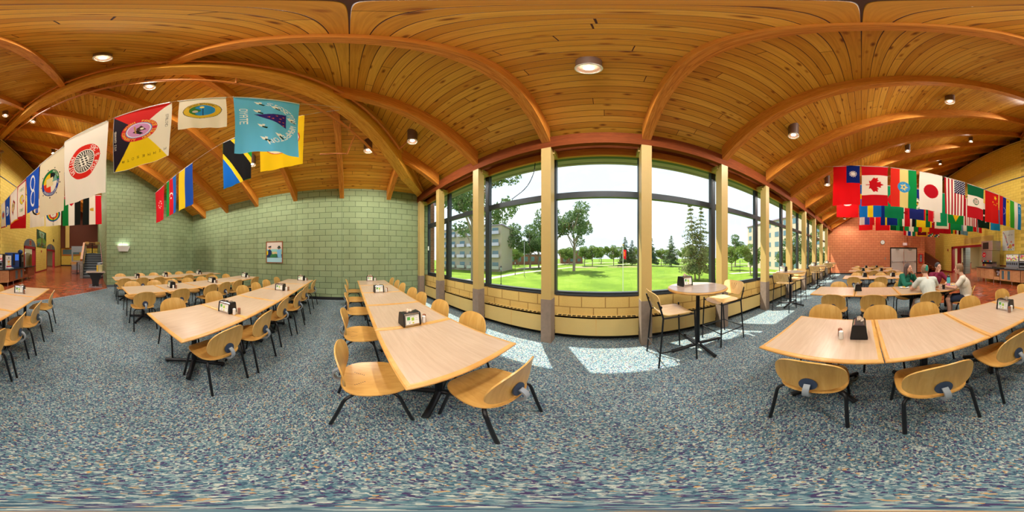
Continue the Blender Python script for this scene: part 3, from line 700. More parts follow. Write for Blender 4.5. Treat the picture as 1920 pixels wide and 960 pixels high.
def make_bar_chair():
    t = thing('bar_chair', '', 'chair')
    def seatf(a, b):
        x, y = .215*a, .02+.215*b
        return (x, y, .762+.25*x*x-(max(0, y-.12)**2)*2+(max(0, -y-.10)**2)*1.5)
    MB().shell(seatf, 40, 6, .011, 5).build('seat', 'plypale', t, True)
    def backf(a, b):
        zz = .945+.115*b; x = .225*a*(1+.08*b)
        return (x, -.235-.04*b+.55*x*x-.03, zz)
    m = MB().shell(backf, 40, 6, .010, 4.5); m.cur = 1
    for k in range(-1, 2):
        x0 = k*.035; P = [(x0+.012*k-.004, backf((x0+.012*k)/.225, .5)[1]+s_*.0056, 1.005) for s_ in (1,)]
        for s_ in (1, -1):
            a_ = Vector(backf((x0+.018*k)/.225, .62)); b_ = Vector(backf(x0*.6/.225, -.35)); off = Vector((0, .0058*s_, 0))
            w = Vector((.004, 0, 0)); m.add([a_+off-w, a_+off+w, b_+off+w*.5, b_+off-w*.5], [(0, 1, 2, 3) if s_ < 0 else (3, 2, 1, 0)])
    m.build('backrest', ['plypale', 'cabdark'], t, True)
    for sx in (-1, 1):
        MB().tube([(sx*.225, -.20, .76), (sx*.235, -.26, .0)], .0115, 8).tube([(sx*.225, -.20, .74), (sx*.232, -.215, .80), (sx*.236, -.255, .93), (sx*.232, -.27, .97)], .011, 8, 1).build('leg', 'black', t, True)
        MB().tube([(sx*.222, .225, .79), (sx*.222, .225, .76), (sx*.235, .25, .0)], .0115, 8).build('leg', 'black', t, True)
        MB().tube([(sx*.225, -.20, .745), (sx*.222, .225, .745)], .010, 8).build('seat_rail', 'black', t, True)
        MB().tube([(sx*.232, -.245, .25), (sx*.232, .243, .25)], .009, 8).build('footrest', 'black', t, True)
        MB().lathe([(.018, 0), (.018, .012), (.0001, .014)], 12, Matrix.Translation((sx*.236, -.24, .90)) @ Matrix.Rotation(sx*PI/2, 4, 'Y')).build('knob', 'black', t, True)
    MB().tube([(-.232, -.245, .25), (.232, -.245, .25)], .009, 8).build('footrest', 'black', t, True)
    MB().tube([(-.232, .243, .25), (.232, .243, .25)], .009, 8).build('footrest', 'black', t, True)
    MB().tube([(-.222, .2, .74), (.222, .2, .74)], .009, 8).build('seat_rail', 'black', t, True)
    return t
def make_dispenser(label, loc, rz, group=None, green=False, lean=1):
    t = thing('napkin_dispenser', label, 'napkin dispenser', loc, rz, group)
    # profile (y,z) extruded along x; front is +y
    def side(x0, x1, g):
        pr = [(-.072+g, .0), (.072-g, .0), (.074-g, .02), (.058-g, .135), (.046-g, .148-g*.5), (-.046+g, .148-g*.5), (-.058+g, .135), (-.074+g, .02)]
        xf = Matrix(((0, 0, 1, 0), (1, 0, 0, 0), (0, 1, 0, 0), (0, 0, 0, 1))); return MB().prism(pr, x0, x1, xf)
    side(-.085, .085, .006).build('housing', 'chrome', t)
    side(-.099, -.084, 0).build('side_plate', 'black' if not green else M.setdefault('dkgreen', plain('dark_green_plastic', rgb(20, 60, 40), .35)), t); side(.084, .099, 0).build('side_plate', 'black', t)
    MB().box(-.085, .085, -.035, .035, .142, .149).build('top_slot', 'blackplastic', t)
    p = Paint(.15, .1, 40, 28).fill('e8eae6'); p.rect(.05, .95, .04, .16, 'c8c8c4').rect(.36, .58, .25, .62, 'a8cc50').rect(.68, .9, .12, .5, '5aa858')
    p.rect(.08, .3, .3, .36, 'a0a4a8').rect(.08, .3, .52, .56, 'a0a4a8').rect(.65, .9, .6, .64, '9aa0a8').circ(.45, .86, .1, 'c8c840').rect(.68, .75, .76, .86, '6a7ab8').text(.5, .1, .09, 'NAPKINS', '70747a')
    panel('advert_card', (-.075, .0605, .125), (.075, .0605, .125), .1, p, 'print', t, down=(0, .13, -1))
    o = t.children[-1]; 
    rr = random.Random(hash(label) & 255); m = MB()
    for k in range(2+rr.randint(0, 1)):
        n = 6; vs = []; x0 = rr.uniform(-.04, .03); tw = rr.uniform(-.5, .5); hh = rr.uniform(.03, .055)
        for i in range(n+1):
            for j in range(n+1):
                u, v = i/n-.5, j/n; vs.append((x0+u*.07*(1-.35*v)+.02*v*tw, (-.012+.016*k)+.014*math.sin(7*u+k+3*v)+.02*v*tw, .138+hh*v-.012*abs(u)*2*v+.006*math.sin(9*u+2*k)))
        m.add(vs, [(i*(n+1)+j, (i+1)*(n+1)+j, (i+1)*(n+1)+j+1, i*(n+1)+j+1) for i in range(n) for j in range(n)])
    m.build('napkin', 'paper', t, True)
    return t
def make_shaker(kind):
    t = thing(kind+'_shaker', '', 'shaker'); 
    MB().lathe([(.019, 0), (.020, .004), (.019, .06), (.0185, .066)], 18).build('body', 'white' if kind == 'salt' else 'brown', t, True)
    MB().lathe([(.0195, .064), (.0195, .076), (.014, .082), (.0001, .083)], 18).build('cap', 'white' if kind == 'salt' else 'cabdark', t, True)
    return t

PC = make_chair(); PT = make_table(); PBT = make_bar_table(); PBC = make_bar_chair(); PS = make_shaker('salt'); PP = make_shaker('pepper')
used = set()
def place(proto, loc, rz, label, group):
    if proto.name not in used:
        used.add(proto.name); proto.location = loc; proto.rotation_euler = (0, 0, rz); proto['label'] = label; proto['group'] = group; return proto
    return dup(proto, loc, rz, label, group)

# ------------------------------------------------------------------ dining rows
feet = []     # foot pad points of the pedestals, kept clear of chair legs
def put_table(x, y, label, group):
    place(PT, (x, y, 0), 0, label, group)
    for k in range(4):
        a = PI/4+k*PI/2; feet.append((x, y, x+.37*math.cos(a), y+.37*math.sin(a)))
def clear(x, y, rz):
    m = 9
    for lx, ly in ((-.222, .215), (.222, .215), (-.226, -.25), (.226, -.25)):
        wx, wy = x+lx*math.cos(rz)-ly*math.sin(rz), y+lx*math.sin(rz)+ly*math.cos(rz)
        for (ax, ay, bx, by) in feet:
            dx, dy = bx-ax, by-ay; t_ = max(0, min(1, ((wx-ax)*dx+(wy-ay)*dy)/(dx*dx+dy*dy))); m = min(m, math.hypot(wx-ax-t_*dx, wy-ay-t_*dy))
    return m
chairs = []
def put_chair(x, y, rz, label, group):
    best = (x, y)
    if clear(x, y, rz) < .05:
        sol = None
        for r in (.03, .05, .07, .09):
            for k in range(8):
                a = k*PI/4; q = (x+r*math.cos(a), y+r*math.sin(a))
                if clear(*q, rz) >= .05 and all(math.hypot(q[0]-c[0], q[1]-c[1]) > .47 for c in chairs): sol = q; break
            if sol: break
        best = sol or best
    chairs.append(best)
    place(PC, (*best, 0), rz+random.uniform(-.05, .05), label, group)
# left block: rows run away from the camera to the green wall
LR = [('window-side row', .24), ('second left row', -1.99), ('third left row', -3.96), ('fourth left row', -5.93)]
LN = ['row beside the windows', 'second row from windows', 'third row from windows', 'row along sconce wall']
X0 = -.67
for r, (nm, y0) in enumerate(LR):
    for k in range(5):
        put_table(X0-.8715*(k+.5), y0+.4355, 'square beige laminate table, %s from the green wall in %s' % (ORD[5-k], LN[r]), 'square tables in '+LN[r])
near = {0: ([-1.08, -1.98, -2.95, -3.80, -4.75], .16, 0), 1: ([-1.10, -1.68, -2.40, -2.98, -3.68, -4.55], -1.19, PI), 2: ([-1.0, -1.76, -2.6, -3.1, -3.63, -4.5], -3.15, PI), 3: ([-.97, -1.52, -2.08, -3.3, -4.25], -5.12, PI)}
far = {0: ([-1.37, -2.07, -2.72, -3.27, -3.87, -4.40, -4.93], 1.10, PI), 1: ([-1.17, -2.08, -2.95, -3.50, -4.08, -4.76], -2.07, 0), 2: ([-1.05, -1.66, -2.2, -2.76, -3.32, -3.86, -4.5], -4.05, 0), 3: ([-1.03, -1.83, -2.38, -3.02, -3.6, -4.2], -6.0, 0)}
for r in range(4):
    for side, dct, nm in ((0, near, 'near side' if r else 'inner side'), (1, far, 'far side' if r else 'window side')):
        xs, y, rz = dct[r]; n = len(xs)
        for i, x in enumerate(xs):
            put_chair(x, y+random.uniform(-.02, .02), rz, 'gold plywood chair, %s from green wall, %s of %s' % (ORD[n-i], nm, LN[r]), 'plywood chairs at '+LN[r])
put_chair(-.66, .73, PI/2, 'gold plywood chair at the open end of the row beside the windows', 'plywood chairs at '+LN[0])
# right block: rows run from the windows to the tiled floor
RR = [('near', .99, .727, 5), ('people', 3.05, 1.0, 4), ('third', 5.42, .64, 3), ('fourth', 7.85, .64, 3), ('fifth', 10.0, .63, 3)]
RN = ['longest row facing double doors', 'row where people sit', 'first row behind people', 'second row behind people', 'third row behind people']
for r, (nm, x0, y0, n) in enumerate(RR):
    for k in range(n):
        put_table(x0+.4355, y0-.8715*(k+.5), 'square beige laminate table, %s from the windows in %s' % (ORD[k+1], RN[r]), 'square tables in '+RN[r])
NS = {0: ([.31, -.44, -1.14, -1.64, -2.25, -3.08], 1.01), 1: ([.54, -.28, -1.31, -2.22], 3.05), 2: ([.25, -.65], 5.5), 3: ([.09, -.62, -1.5], 7.83), 4: ([.1, -.9], 9.98)}
FS = {0: ([.47, -.25, -.88, -1.67, -2.52, -3.26], 1.94), 1: ([.6, -.40, -1.06, -2.02], 4.02), 2: ([.2, -.8, -1.58], 6.42), 3: ([.26, -.27, -.94, -1.55], 8.83), 4: ([.28, -.35, -.79, -1.36], 10.97)}
for r in range(5):
    for side, dct, nm, rz in ((0, NS, 'camera side', -PI/2), (1, FS, 'far side', PI/2)):
        ys, x = dct[r]
        for i, y in enumerate(ys):
            rr = rz
            if r == 1 and side == 0 and i == 3: rr = rz+.9
            if r == 0 and side == 0 and i >= 3: rr = rz+.12
            put_chair(x+random.uniform(-.02, .02), y, rr, 'gold plywood chair, %s from windows, %s of %s' % (ORD[i+1], nm, RN[r]), 'plywood chairs at '+RN[r])
put_chair(5.85, -2.22, 0, 'gold plywood chair at the end of the row behind the people, side-on', 'plywood chairs at '+RN[2])

# bar tables along the windows, two chairs each
for i, x in enumerate((1.30, 4.40, 7.44, 10.5)):
    place(PBT, (x, 2.04, 0), 0, 'round high bar table by the windows, %s from the green wall' % ORD[i+1], 'round bar tables along the windows')
    place(PBC, (x-.46, 1.97 if i == 0 else 2.0, 0), -PI/2+.03, 'pale plywood bar chair on the green-wall side of %s bar table along windows' % ORD[i+1], 'bar chairs along the windows')
    place(PBC, (x+.50, 2.05, 0), PI/2+.02, 'pale plywood bar chair on the far side of %s bar table along windows' % ORD[i+1], 'bar chairs along the windows')
    make_dispenser('black napkin dispenser on %s bar table along the windows' % ORD[i+1], (x-.12, 2.22, 1.0405), PI+.25 if i == 0 else PI/2, 'napkin dispensers on the bar tables', green=(i == 0))
sp_ = [(0, -1.60, .62), (0, -3.32, .60), (0, -4.92, .62), (1, -1.57, -1.46), (1, -3.27, -1.47), (1, -4.84, -1.47), (2, -1.80, -3.46), (2, -3.10, -3.48), (2, -4.68, -3.50), (3, -1.50, -5.46), (3, -2.58, -5.5), (3, -4.14, -5.5)]
tz = .7415
cnt = {}
for r, x, y in sp_:
    cnt[r] = cnt.get(r, 0)+1; k = cnt[r]
    make_dispenser('chrome and black napkin dispenser, %s from open end, %s' % (ORD[k], LN[r]), (x, y, tz), -PI/2+random.uniform(-.15, .15), 'napkin dispensers on the left rows')
    dx, dy = (.02, .155) if r == 0 else (.03, .145)
    place(PS, (x+dx, y+dy, tz), 0, 'white salt shaker beside %s napkin dispenser, %s' % (ORD[k], LN[r]), 'salt shakers')
    place(PP, (x-.03, y+dy+.03, tz), 0, 'brown pepper shaker beside %s napkin dispenser, %s' % (ORD[k], LN[r]), 'pepper shakers')
for r, x, y, rz in [(0, 1.44, .02, 0), (0, 1.43, -1.74, 0), (0, 1.45, -3.0, 0), (1, 3.55, .08, 0), (2, 5.95, -.12, 0), (2, 5.90, -1.14, 0), (3, 8.25, -.09, 0), (3, 8.22, -1.0, 0), (4, 10.4, -.3, 0), (4, 10.4, -.97, 0)]:
    k = cnt[('R', r)] = cnt.get(('R', r), 0)+1
    first = r == 0 and k == 1
    make_dispenser('black-sided napkin dispenser, %s from windows, %s' % (ORD[k], RN[r]), (x, y, tz), (PI if first else .15), 'napkin dispensers on the right rows')
    if first: q, w = (x-.085, y+.15), (x-.03, y+.165)
    else: q, w = (x-.12, y+.02), (x-.13, y+.075)
    if r == 0:
        place(PS, (q[0], q[1], tz), 0, 'white salt shaker beside %s napkin dispenser, %s' % (ORD[k], RN[r]), 'salt shakers')
        place(PP, (w[0], w[1], tz), 0, 'brown pepper shaker beside %s napkin dispenser, %s' % (ORD[k], RN[r]), 'pepper shakers')

# ------------------------------------------------------------------ flags
def hang(label, PL, PR, design, drop=1.45, res=(60, 90), rot=True, seed=0, wave=.022, group='hanging flags', extra=None):
    PL, PR = Vector(PL), Vector(PR); w = (PR-PL).length
    p = Paint(w, drop, res[0], res[1], rot); design(p)
    root = thing('flag', label, 'flag', PL, 0, group); CORN.setdefault(group, []).extend([PL.copy(), PR.copy()])
    panel('cloth', (0, 0, 0), PR-PL, drop, p, 'flagcloth', root, wave, seed, .05)
    MB().tube([Vector((0, 0, .004)), (PR-PL)*.5+Vector((0, 0, -.012)), PR-PL+Vector((0, 0, .004))], .010, 6, 1).build('hoist_sleeve', 'white', root, True)
    m = MB()
    for q in (Vector((0, 0, .012)), PR-PL+Vector((0, 0, .012))): m.ball(q, .014, 8, 6)
    each(m, 'clip', 'chrome', root, True)
    return root
CORN = {}
def hipline(t_, z): return (-1.4+.7071*t_, -1.4-.7071*t_, z)
# designs, in landscape orientation as sewn
def d_sisseton(p):
    p.fill('7ccbee')
    X, Y = p.X, p.Y  # described as seen hanging: u from the left, v down
    u, v = 1-Y/p.H, X/p.W
    def vp(pts, c): p.poly([(b, 1-a) for a, b in pts], c)
    vp([(.28, .37), (.78, .34), (.78, .60)], '4a3a90')
    for a, b in ((.50, .42), (.56, .45), (.62, .39), (.68, .44), (.73, .50), (.66, .50), (.73, .40), (.73, .56)): vp([(a-.02, b), (a+.02, b-.012), (a+.02, b+.012)], 'e07a60')
    for a, b in ((.36, .12), (.60, .20), (.34, .30), (.86, .42), (.40, .58), (.44, .80), (.66, .74)):
        vp([(a-.07, b-.03), (a+.03, b-.005), (a+.02, b+.03), (a-.03, b+.02)], 'f4f4ee'); vp([(a+.01, b+.005), (a+.09, b+.04), (a+.07, b+.06), (a, b+.03)], '2a4a3a'); vp([(a, b-.03), (a+.05, b-.015), (a+.03, b+.02)], 'f4f4ee')
    p.text(.42, .87, .12, 'OYATE', 'fafaf6'); p.arc(.5, .74, .65, .11, 'SISSETON WAHPETON', 'f4f4f0', 0)
def seal(p, x, y, r, ring, inner, top, bot, tc, h=.07, outl=None, a0=0):
    if outl: p.circ(x, y, r+.015, outl)
    p.circ(x, y, r, ring); p.circ(x, y, r*.72, inner); p.arc(x, y, r*.86, h, top, tc, a0); p.arc(x, y, r*.86, h, bot, tc, a0, True)
def d_mn(p):
    p.fill('f2ead6'); y_ = .5
    p.circ(.46, y_, .40, '1c2c3a'); p.circ(.46, y_, .385, 'e0c034'); p.circ(.46, y_, .27, '3c9ccc')
    m = np.hypot(p.X-.46*p.W, p.Y-y_*p.H) < .27*p.H; u, v = 1-p.Y/p.H, p.X/p.W
    p.set(m & (u < .42+.06*np.sin(v*30)), '4a8a3c'); p.set(m & (np.hypot((u-.5)*p.H, (v-.36)*p.W) < .05*p.H), 'f0e080'); p.set(m & (np.abs(u-.52) < .008) & (v > .4), '20304a'); p.set(m & (np.hypot((u-.36)*p.H, (v-.5)*p.W) < .06*p.H), 'd0c8b0')
    p.arc(.46, y_, .328, .07, 'MINNESOTA', '2a2a20', -90); p.arc(.46, y_, .328, .06, 'CHIPPEWA TRIBE', '2a2a20', -90, True)
def d_prairie(p):
    c = (.44, .53)
    p.poly([(0, 0), (0, 1), c], 'd83028'); p.poly([(1, 0), (1, 1), c], 'f0d418'); p.poly([(0, 0), (1, 0), (1, .02), c], 'eee8d8'); p.poly([(0, 1), (1, 1), (1, .98), c], '342438')
    p.circ(*c, .31, 'd8283c'); p.circ(*c, .225, '58a8d8'); p.circ(*c, .21, 'f0e8ee'); p.circ(*c, .19, 'd8a4d0')
    p.arc(*c, .267, .06, 'PRAIRIE ISLAND', 'f4e060', 0); p.arc(*c, .267, .055, 'INDIAN COMMUNITY', 'f4e060', 0, True)
    p.poly([(c[0]-.07, c[1]-.05), (c[0]+.02, c[1]-.13), (c[0]+.03, c[1]), (c[0]-.02, c[1]+.04)], '6a4a34'); p.poly([(c[0]+.0, c[1]+.02), (c[0]+.08, c[1]-.08), (c[0]+.09, c[1]-.03), (c[0]+.03, c[1]+.10)], '3a302c')
    p.poly([(c[0]-.08, c[1]+.05), (c[0]+.06, c[1]+.03), (c[0]+.07, c[1]+.05), (c[0]-.07, c[1]+.08)], 'c8a060'); p.circ(c[0]-.01, c[1]-.06, .03, 'f4f0e0')
    p.text(.87, .5, .06, 'MINNESOTA', '302418', 90) if False else p.text(.88, .45, .055, 'M I N N E S O T A', '302418', 90)
    p.text(.45, .07, .045, 'ESTABLISHED 1886', '50443c'); p.text(.5, .955, .04, 'MDEWAKANTON SIOUX', 'e0d8d0')
def d_sacfox(p):
    p.fill('f4efe6'); c = (.5, .5); p.circ(*c, .37, 'e23a26'); p.circ(*c, .255, 'f4efe6')
    p.arc(*c, .312, .085, 'SAC & FOX', 'f8f4ee', 0); p.arc(*c, .312, .085, 'NATION', 'f8f4ee', 0, True)
    dx, dy = p.X-c[0]*p.W, p.Y-c[1]*p.H; R = np.hypot(dx, dy)/p.H; A = np.arctan2(dy, dx)
    p.set((R < .225) & (R > .12) & (np.sin(A*26+R*30) > -.1), '34302c'); p.set((R < .235) & (R > .222), '34302c'); p.set((R < .12) & (np.sin(dx/p.H*110)+np.sin(dy/p.H*75+dx*20) > .35), '34302c')
def d_whiteearth(p):
    p.fill('eae0c8'); c = (.5, .5); dx, dy = p.X-c[0]*p.W, p.Y-c[1]*p.H; R = np.hypot(dx, dy)/p.H; A = np.degrees(np.arctan2(dx, -dy)) % 360
    p.circ(*c, .33, '2a2a30'); p.set((R < .32) & (A < 190), '2c54a8'); p.set((R < .32) & (A >= 190), '2c8a4c')
    q = R < .245; p.set(q & (A < 90), 'eee8d8'); p.set(q & (A >= 90) & (A < 180), 'e0502c'); p.set(q & (A >= 180) & (A < 270), 'e8cc30'); p.set(q & (A >= 270), '2a2828')
    p.rect(.42, .56, .40, .64, 'e8dcb0'); p.poly([(.40, .3), (.52, .24), (.5, .44)], '88b4a8'); p.arc(*c, .283, .055, 'NATION  OF  ANISHINAABE', 'e0e0d0', 40)
    for k in range(9): a = k*.7+.3; p.circ(.5+.37*math.sin(a)*p.H/p.W, .5-.37*math.cos(a), .018, '2a2a2a')
def d_infinity(p):
    p.fill('2a6ad0')
    for s_ in (-1, 1): p.circ(.5+s_*.19, .5, .305, 'e8eef4', .225, .66)
def d_redseal(p): p.fill('f0e8d8'); p.rect(0, 1, 0, .08, 'c82834'); p.rect(0, 1, .92, 1, 'c82834'); p.rect(0, .05, 0, 1, 'c82834'); p.rect(.94, 1, 0, 1, 'c82834'); p.circ(.5, .5, .22, '40362c'); p.circ(.5, .5, .20, 'e8d440'); p.circ(.5, .46, .12, 'd8d0c0'); p.text(.22, .5, .13, 'FOND', '4a9a4c', -90); p.text(.78, .5, .13, 'BAND', '4a9a4c', -90); p.poly([(.55, .2), (.62, .3), (.55, .4)], 'd02830')
def d_shield(p): p.fill('f0ece4'); p.rect(0, 1, 0, .04, 'e8b030'); p.rect(0, 1, .95, 1, 'e8b030'); p.rect(.96, 1, 0, 1, 'e8b030'); p.poly([(.28, .5), (.42, .24), (.62, .28), (.80, .5), (.62, .72), (.42, .76)], 'a82838'); p.poly([(.36, .5), (.45, .32), (.60, .34), (.70, .5), (.6, .66), (.45, .68)], 'e8d8a0'); p.circ(.48, .5, .08, '4a8a60')
def d_blueseal(p): p.fill('2860b4'); p.circ(.5, .5, .30, 'e4ecf2', .20); p.circ(.5, .46, .12, 'd0dce8')
def d_creamseal(p): p.fill('ece2cc'); p.circ(.5, .5, .28, '9ec4d8'); p.circ(.5, .5, .18, 'c86050'); p.rect(0, 1, 0, .06, 'c83a38'); p.rect(.95, 1, 0, 1, 'c83a38')
def hb(*c): return lambda p: p.hbars(c)
def vb(*c): return lambda p: p.vbars(c)
def d_egypt(p): p.hbars(('d82838', 'f0e8d8', '242c26')); p.poly([(.44, .42), (.56, .42), (.54, .6), (.5, .64), (.46, .6)], 'd8b040')
def d_palestine(p): p.hbars(('262a26', 'f0ebe0', '1f8a48')); p.poly([(0, 0), (.36, .5), (0, 1)], 'd02c3c')
def d_rainbow(p):
    p.fill('ece4d2')
    for r, c in ((.44, '3858a8'), (.38, '3a9a58'), (.33, 'e8c83c'), (.28, 'd8683a'), (.23, 'c8303c'), (.18, 'ece4d2')): p.circ(.62, .5, r, c)
    p.text(.62, .5, .1, 'RED LAKE', '2c2c34', 0); p.text(.90, .5, .10, 'NATION', '2c2c34', 0); p.circ(.3, .5, .06, '2a2a2a')
def d_whiteseal(p): p.fill('ece4d4'); p.circ(.42, .5, .33, 'd03c34'); p.circ(.42, .5, .30, 'e4b83c', 0); p.set((np.hypot(p.X-.42*p.W, p.Y-.5*p.H) < .33*p.H) & (p.Y > .5*p.H), '242830'); p.circ(.42, .5, .22, 'ece4d4'); p.rect(.33, .52, .40, .60, '3c6ac0'); p.text(.42, .5, .09, 'III', 'e8d040')
def d_red(p): p.fill('c82028')
def d_tanz(p): p.fill('1fa044'); p.poly([(1, 0), (1, 1), (0, 1)], '1c78c8'); p.poly([(0, 1), (0, .62), (.62, 0), (1, 0), (1, .38), (.38, 1)], 'f0d030'); p.poly([(0, 1), (0, .74), (.74, 0), (1, 0), (1, .26), (.26, 1)], '201e20')
def d_sill(p):
    p.fill('f2cc1c'); c = (.5, .5); p.circ(*c, .42, 'd8302c'); p.circ(*c, .40, 'f0e4c4'); p.circ(*c, .29, 'd8302c'); p.circ(*c, .275, 'f0dc70')
    p.arc(*c, .345, .075, 'FORT SILL APACHE', 'c8302c'); p.arc(*c, .345, .075, 'THE TRIBE', 'c8302c', 0, True); p.circ(.45, .5, .1, '4a7a4c'); p.circ(.56, .42, .05, 'b07040')
def d_azer(p): p.hbars(('2c7cc8', 'd0283c', '2a9a4c')); p.circ(.48, .5, .13, 'f4f0ea'); p.circ(.50, .5, .11, 'd0283c'); p.star(.56, .5, .06, 'f4f0ea', 8, .5)
def d_sunred(p):
    p.fill('d42a3a')
    for k in range(8): a = k*PI/4; p.star(.5+.17*math.cos(a)*p.H/p.W, .5+.17*math.sin(a), .05, 'f2ece4', 3, .4, math.degrees(a))
def d_roc(p):
    p.fill('e01e28'); p.rect(0, .47, 0, .5, '203a8c'); p.star(.235, .25, .16, 'f4f2ee', 12, .62); p.circ(.235, .25, .10, '203a8c'); p.circ(.235, .25, .085, 'f4f2ee')
def d_canada(p):
    p.fill('f6ece0'); p.rect(0, .25, 0, 1, 'd42030'); p.rect(.75, 1, 0, 1, 'd42030')
    L = [(0, -.42), (.08, -.27), (.17, -.32), (.13, -.08), (.24, -.2), (.27, -.13), (.4, -.15), (.35, -.02), (.41, .04), (.20, .2), (.23, .28), (.02, .24), (.02, .42)]
    P = [(x, y) for x, y in L]+[(-x, y) for x, y in L[::-1]]; p.poly([(.5+x*p.H/p.W*.82, .5+y*.82) for x, y in P], 'd42030')
def d_ethiopia(p):
    p.hbars(('1fa460', 'f0e09c', 'e84838')); p.circ(.5, .5, .24, '54aadc'); p.star(.5, .5, .18, 'f0e090', 5, .4); p.circ(.5, .5, .05, '54aadc')
    for k in range(5): a = math.radians(-54+72*k); c_, s_ = math.cos(a), math.sin(a); p.poly([(.5+(.08*c_-.008*s_)*p.H/p.W, .5+.08*s_+.008*c_), (.5+(.2*c_)*p.H/p.W, .5+.2*s_), (.5+(.08*c_+.008*s_)*p.H/p.W, .5+.08*s_-.008*c_)], 'f0e090')
def d_japan(p): p.fill('f6efe4'); p.circ(.5, .5, .32, 'c81e34')
def d_us(p):
    for i in range(13): p.rect(0, 1, i/13, (i+1)/13, 'bc1f34' if i % 2 == 0 else 'f4ece0')
    p.rect(0, .4, 0, 7/13, '2a3462')
    for r in range(9):
        for c in range(6 if r % 2 == 0 else 5): p.circ((.033+.067*c+(.033 if r % 2 else 0)), (.5+r)*7/13/9.0, .02, 'f4f0ea')
def d_mexico(p):
    p.vbars(('107850', 'f4ece0', 'cc2434')); p.circ(.5, .5, .17, '2a7a4c', .13); p.set((np.hypot(p.X-.5*p.W, p.Y-.5*p.H) < .12*p.H) & (np.sin(p.X*90)+np.sin(p.Y*70+p.X*30) > .1), '7a5230'); p.rect(.5, .62, .25, .75, 'f4ece0') if False else None
def d_china(p):
    p.fill('d42418'); p.star(.17, .25, .15, 'f4d02c')
    for x, y in ((.33, .1), (.4, .2), (.4, .35), (.33, .45)): p.star(x, y, .05, 'f4d02c')
def d_venez(p):
    p.hbars(('ecd020', '2038a0', 'd02434'))
    for k in range(8): a = math.radians(200+20*k); p.star(.5+.24*math.cos(a)*p.H/p.W, .62+.24*math.sin(a), .03, 'f4f4f0')
    p.circ(.12, .16, .07, '8a6a3c')
def d_uzbek(p):
    p.hbars(('2a98c8', 'f0ece0', '58b83c')); p.circ(.12, .16, .09, 'f0f4f4'); p.circ(.145, .16, .08, '2a98c8')
    for i in range(3):
        for j in range(3): p.circ(.24+.07*j, .09+.07*i, .015, 'f0f4f4')
def d_tunis(p): p.fill('e01e28'); p.circ(.5, .5, .26, 'f0e4dc'); p.circ(.5, .5, .19, 'e01e28'); p.circ(.54, .5, .15, 'f0e4dc'); p.star(.55, .5, .1, 'e01e28')
def cross(bg, fg, fg2=None):
    def d(p):
        p.fill(bg); p.rect(0, 1, .38, .62, fg); p.rect(.30, .46, 0, 1, fg)
        if fg2: p.rect(0, 1, .44, .56, fg2); p.rect(.34, .42, 0, 1, fg2)
    return d
def d_bangla(p): p.fill('1a9a6c'); p.circ(.45, .5, .33, 'dc2434')
def d_belize(p):
    p.fill('34408c'); p.rect(0, 1, 0, .08, 'd02434'); p.rect(0, 1, .92, 1, 'd02434'); p.circ(.5, .5, .32, 'f0ead8'); p.circ(.5, .5, .30, '2a7a44', .26); p.circ(.5, .5, .25, 'f0ead8'); p.circ(.5, .52, .12, 'd8b840'); p.circ(.46, .44, .06, '7a5a3c'); p.circ(.56, .5, .06, '4a8a5c')
def d_iran(p):
    p.hbars(('20a070', 'f2ebdf', 'd4283c')); p.circ(.5, .5, .1, 'd4283c')
    for i in range(22): p.rect(i/22+.01, i/22+.03, .30, .34, 'f2ebdf'); p.rect(i/22+.01, i/22+.03, .66, .70, 'f2ebdf')
def d_brazil(p): p.fill('1a9a4a'); p.poly([(.08, .5), (.5, .1), (.92, .5), (.5, .9)], 'f0c824'); p.circ(.5, .5, .22, '244c9c')
def d_pak(p): p.fill('123c28'); p.rect(0, .25, 0, 1, 'f0e8dc'); p.circ(.62, .5, .27, 'f0e8dc'); p.circ(.67, .44, .25, '123c28'); p.star(.74, .34, .08, 'f0e8dc')
def d_kazak(p): p.fill('2a9ccc'); p.circ(.5, .45, .2, 'f0c83c'); p.rect(.03, .08, .05, .95, 'f0c83c')
def d_kenya(p): p.hbars(('201e20', '201e20', 'f2ebe0', 'c82434', 'c82434', 'c82434', 'f2ebe0', '1a8a50', '1a8a50')); p.poly([(.42, .5), (.5, .2), (.58, .5), (.5, .8)], 'a82430')
def d_gambia(p): p.hbars(('1f8a5c', '1f8a5c', 'f0ece4', '2454a8', '2454a8', 'f0ece4', 'd42434', 'd42434'))
def d_lanka(p): p.fill('f0cc24'); p.rect(.35, .96, .08, .92, '7a2028'); p.rect(.04, .17, .08, .92, '1a7a54'); p.rect(.17, .31, .08, .92, 'e08a28'); p.poly([(.5, .4), (.7, .3), (.82, .55), (.7, .7), (.52, .65)], 'e0b030')
def d_multi(p):
    p.fill('c42430')
    for i in range(14):
        for j in range(9):
            if (i*7+j*5) % 3 == 0 and j > 4 or i > 11: p.rect(i/14, (i+1)/14, j/9, (j+1)/9, ('2a50a0', 'f0ece0', 'e8c838', '2a9a50', 'c42430')[(i*3+j*2) % 5])
def d_mozam(p): p.hbars(('20181a', 'f0ece0', 'c8202c', 'e8c030', '1f8a4c')); p.poly([(0, 0), (.4, .5), (0, 1)], 'd02030')
def d_guat(p): p.vbars(('88b4cc', '90b8cc', '88b4cc')); p.circ(.5, .5, .12, '6a9a7a')
def d_wbr(p): p.fill('dc2430'); p.rect(0, 1, 0, .33, 'd02430'); p.rect(.45, 1, .33, .66, '5460b4'); p.rect(.45, 1, .66, 1, 'e8e0dc')
def d_bluegold(p): p.fill('1c3c8c'); p.rect(0, 1, .62, .74, 'e8cc28')
def d_whitegreen(p): p.hbars(('1c8a4c', 'f0ece0', '2aa45c'))
def d_whiteborder(p): p.fill('f0e6d2'); p.rect(0, .9, .12, .88, '20a070'); p.rect(.9, .95, .12, .88, 'f0e6d2')
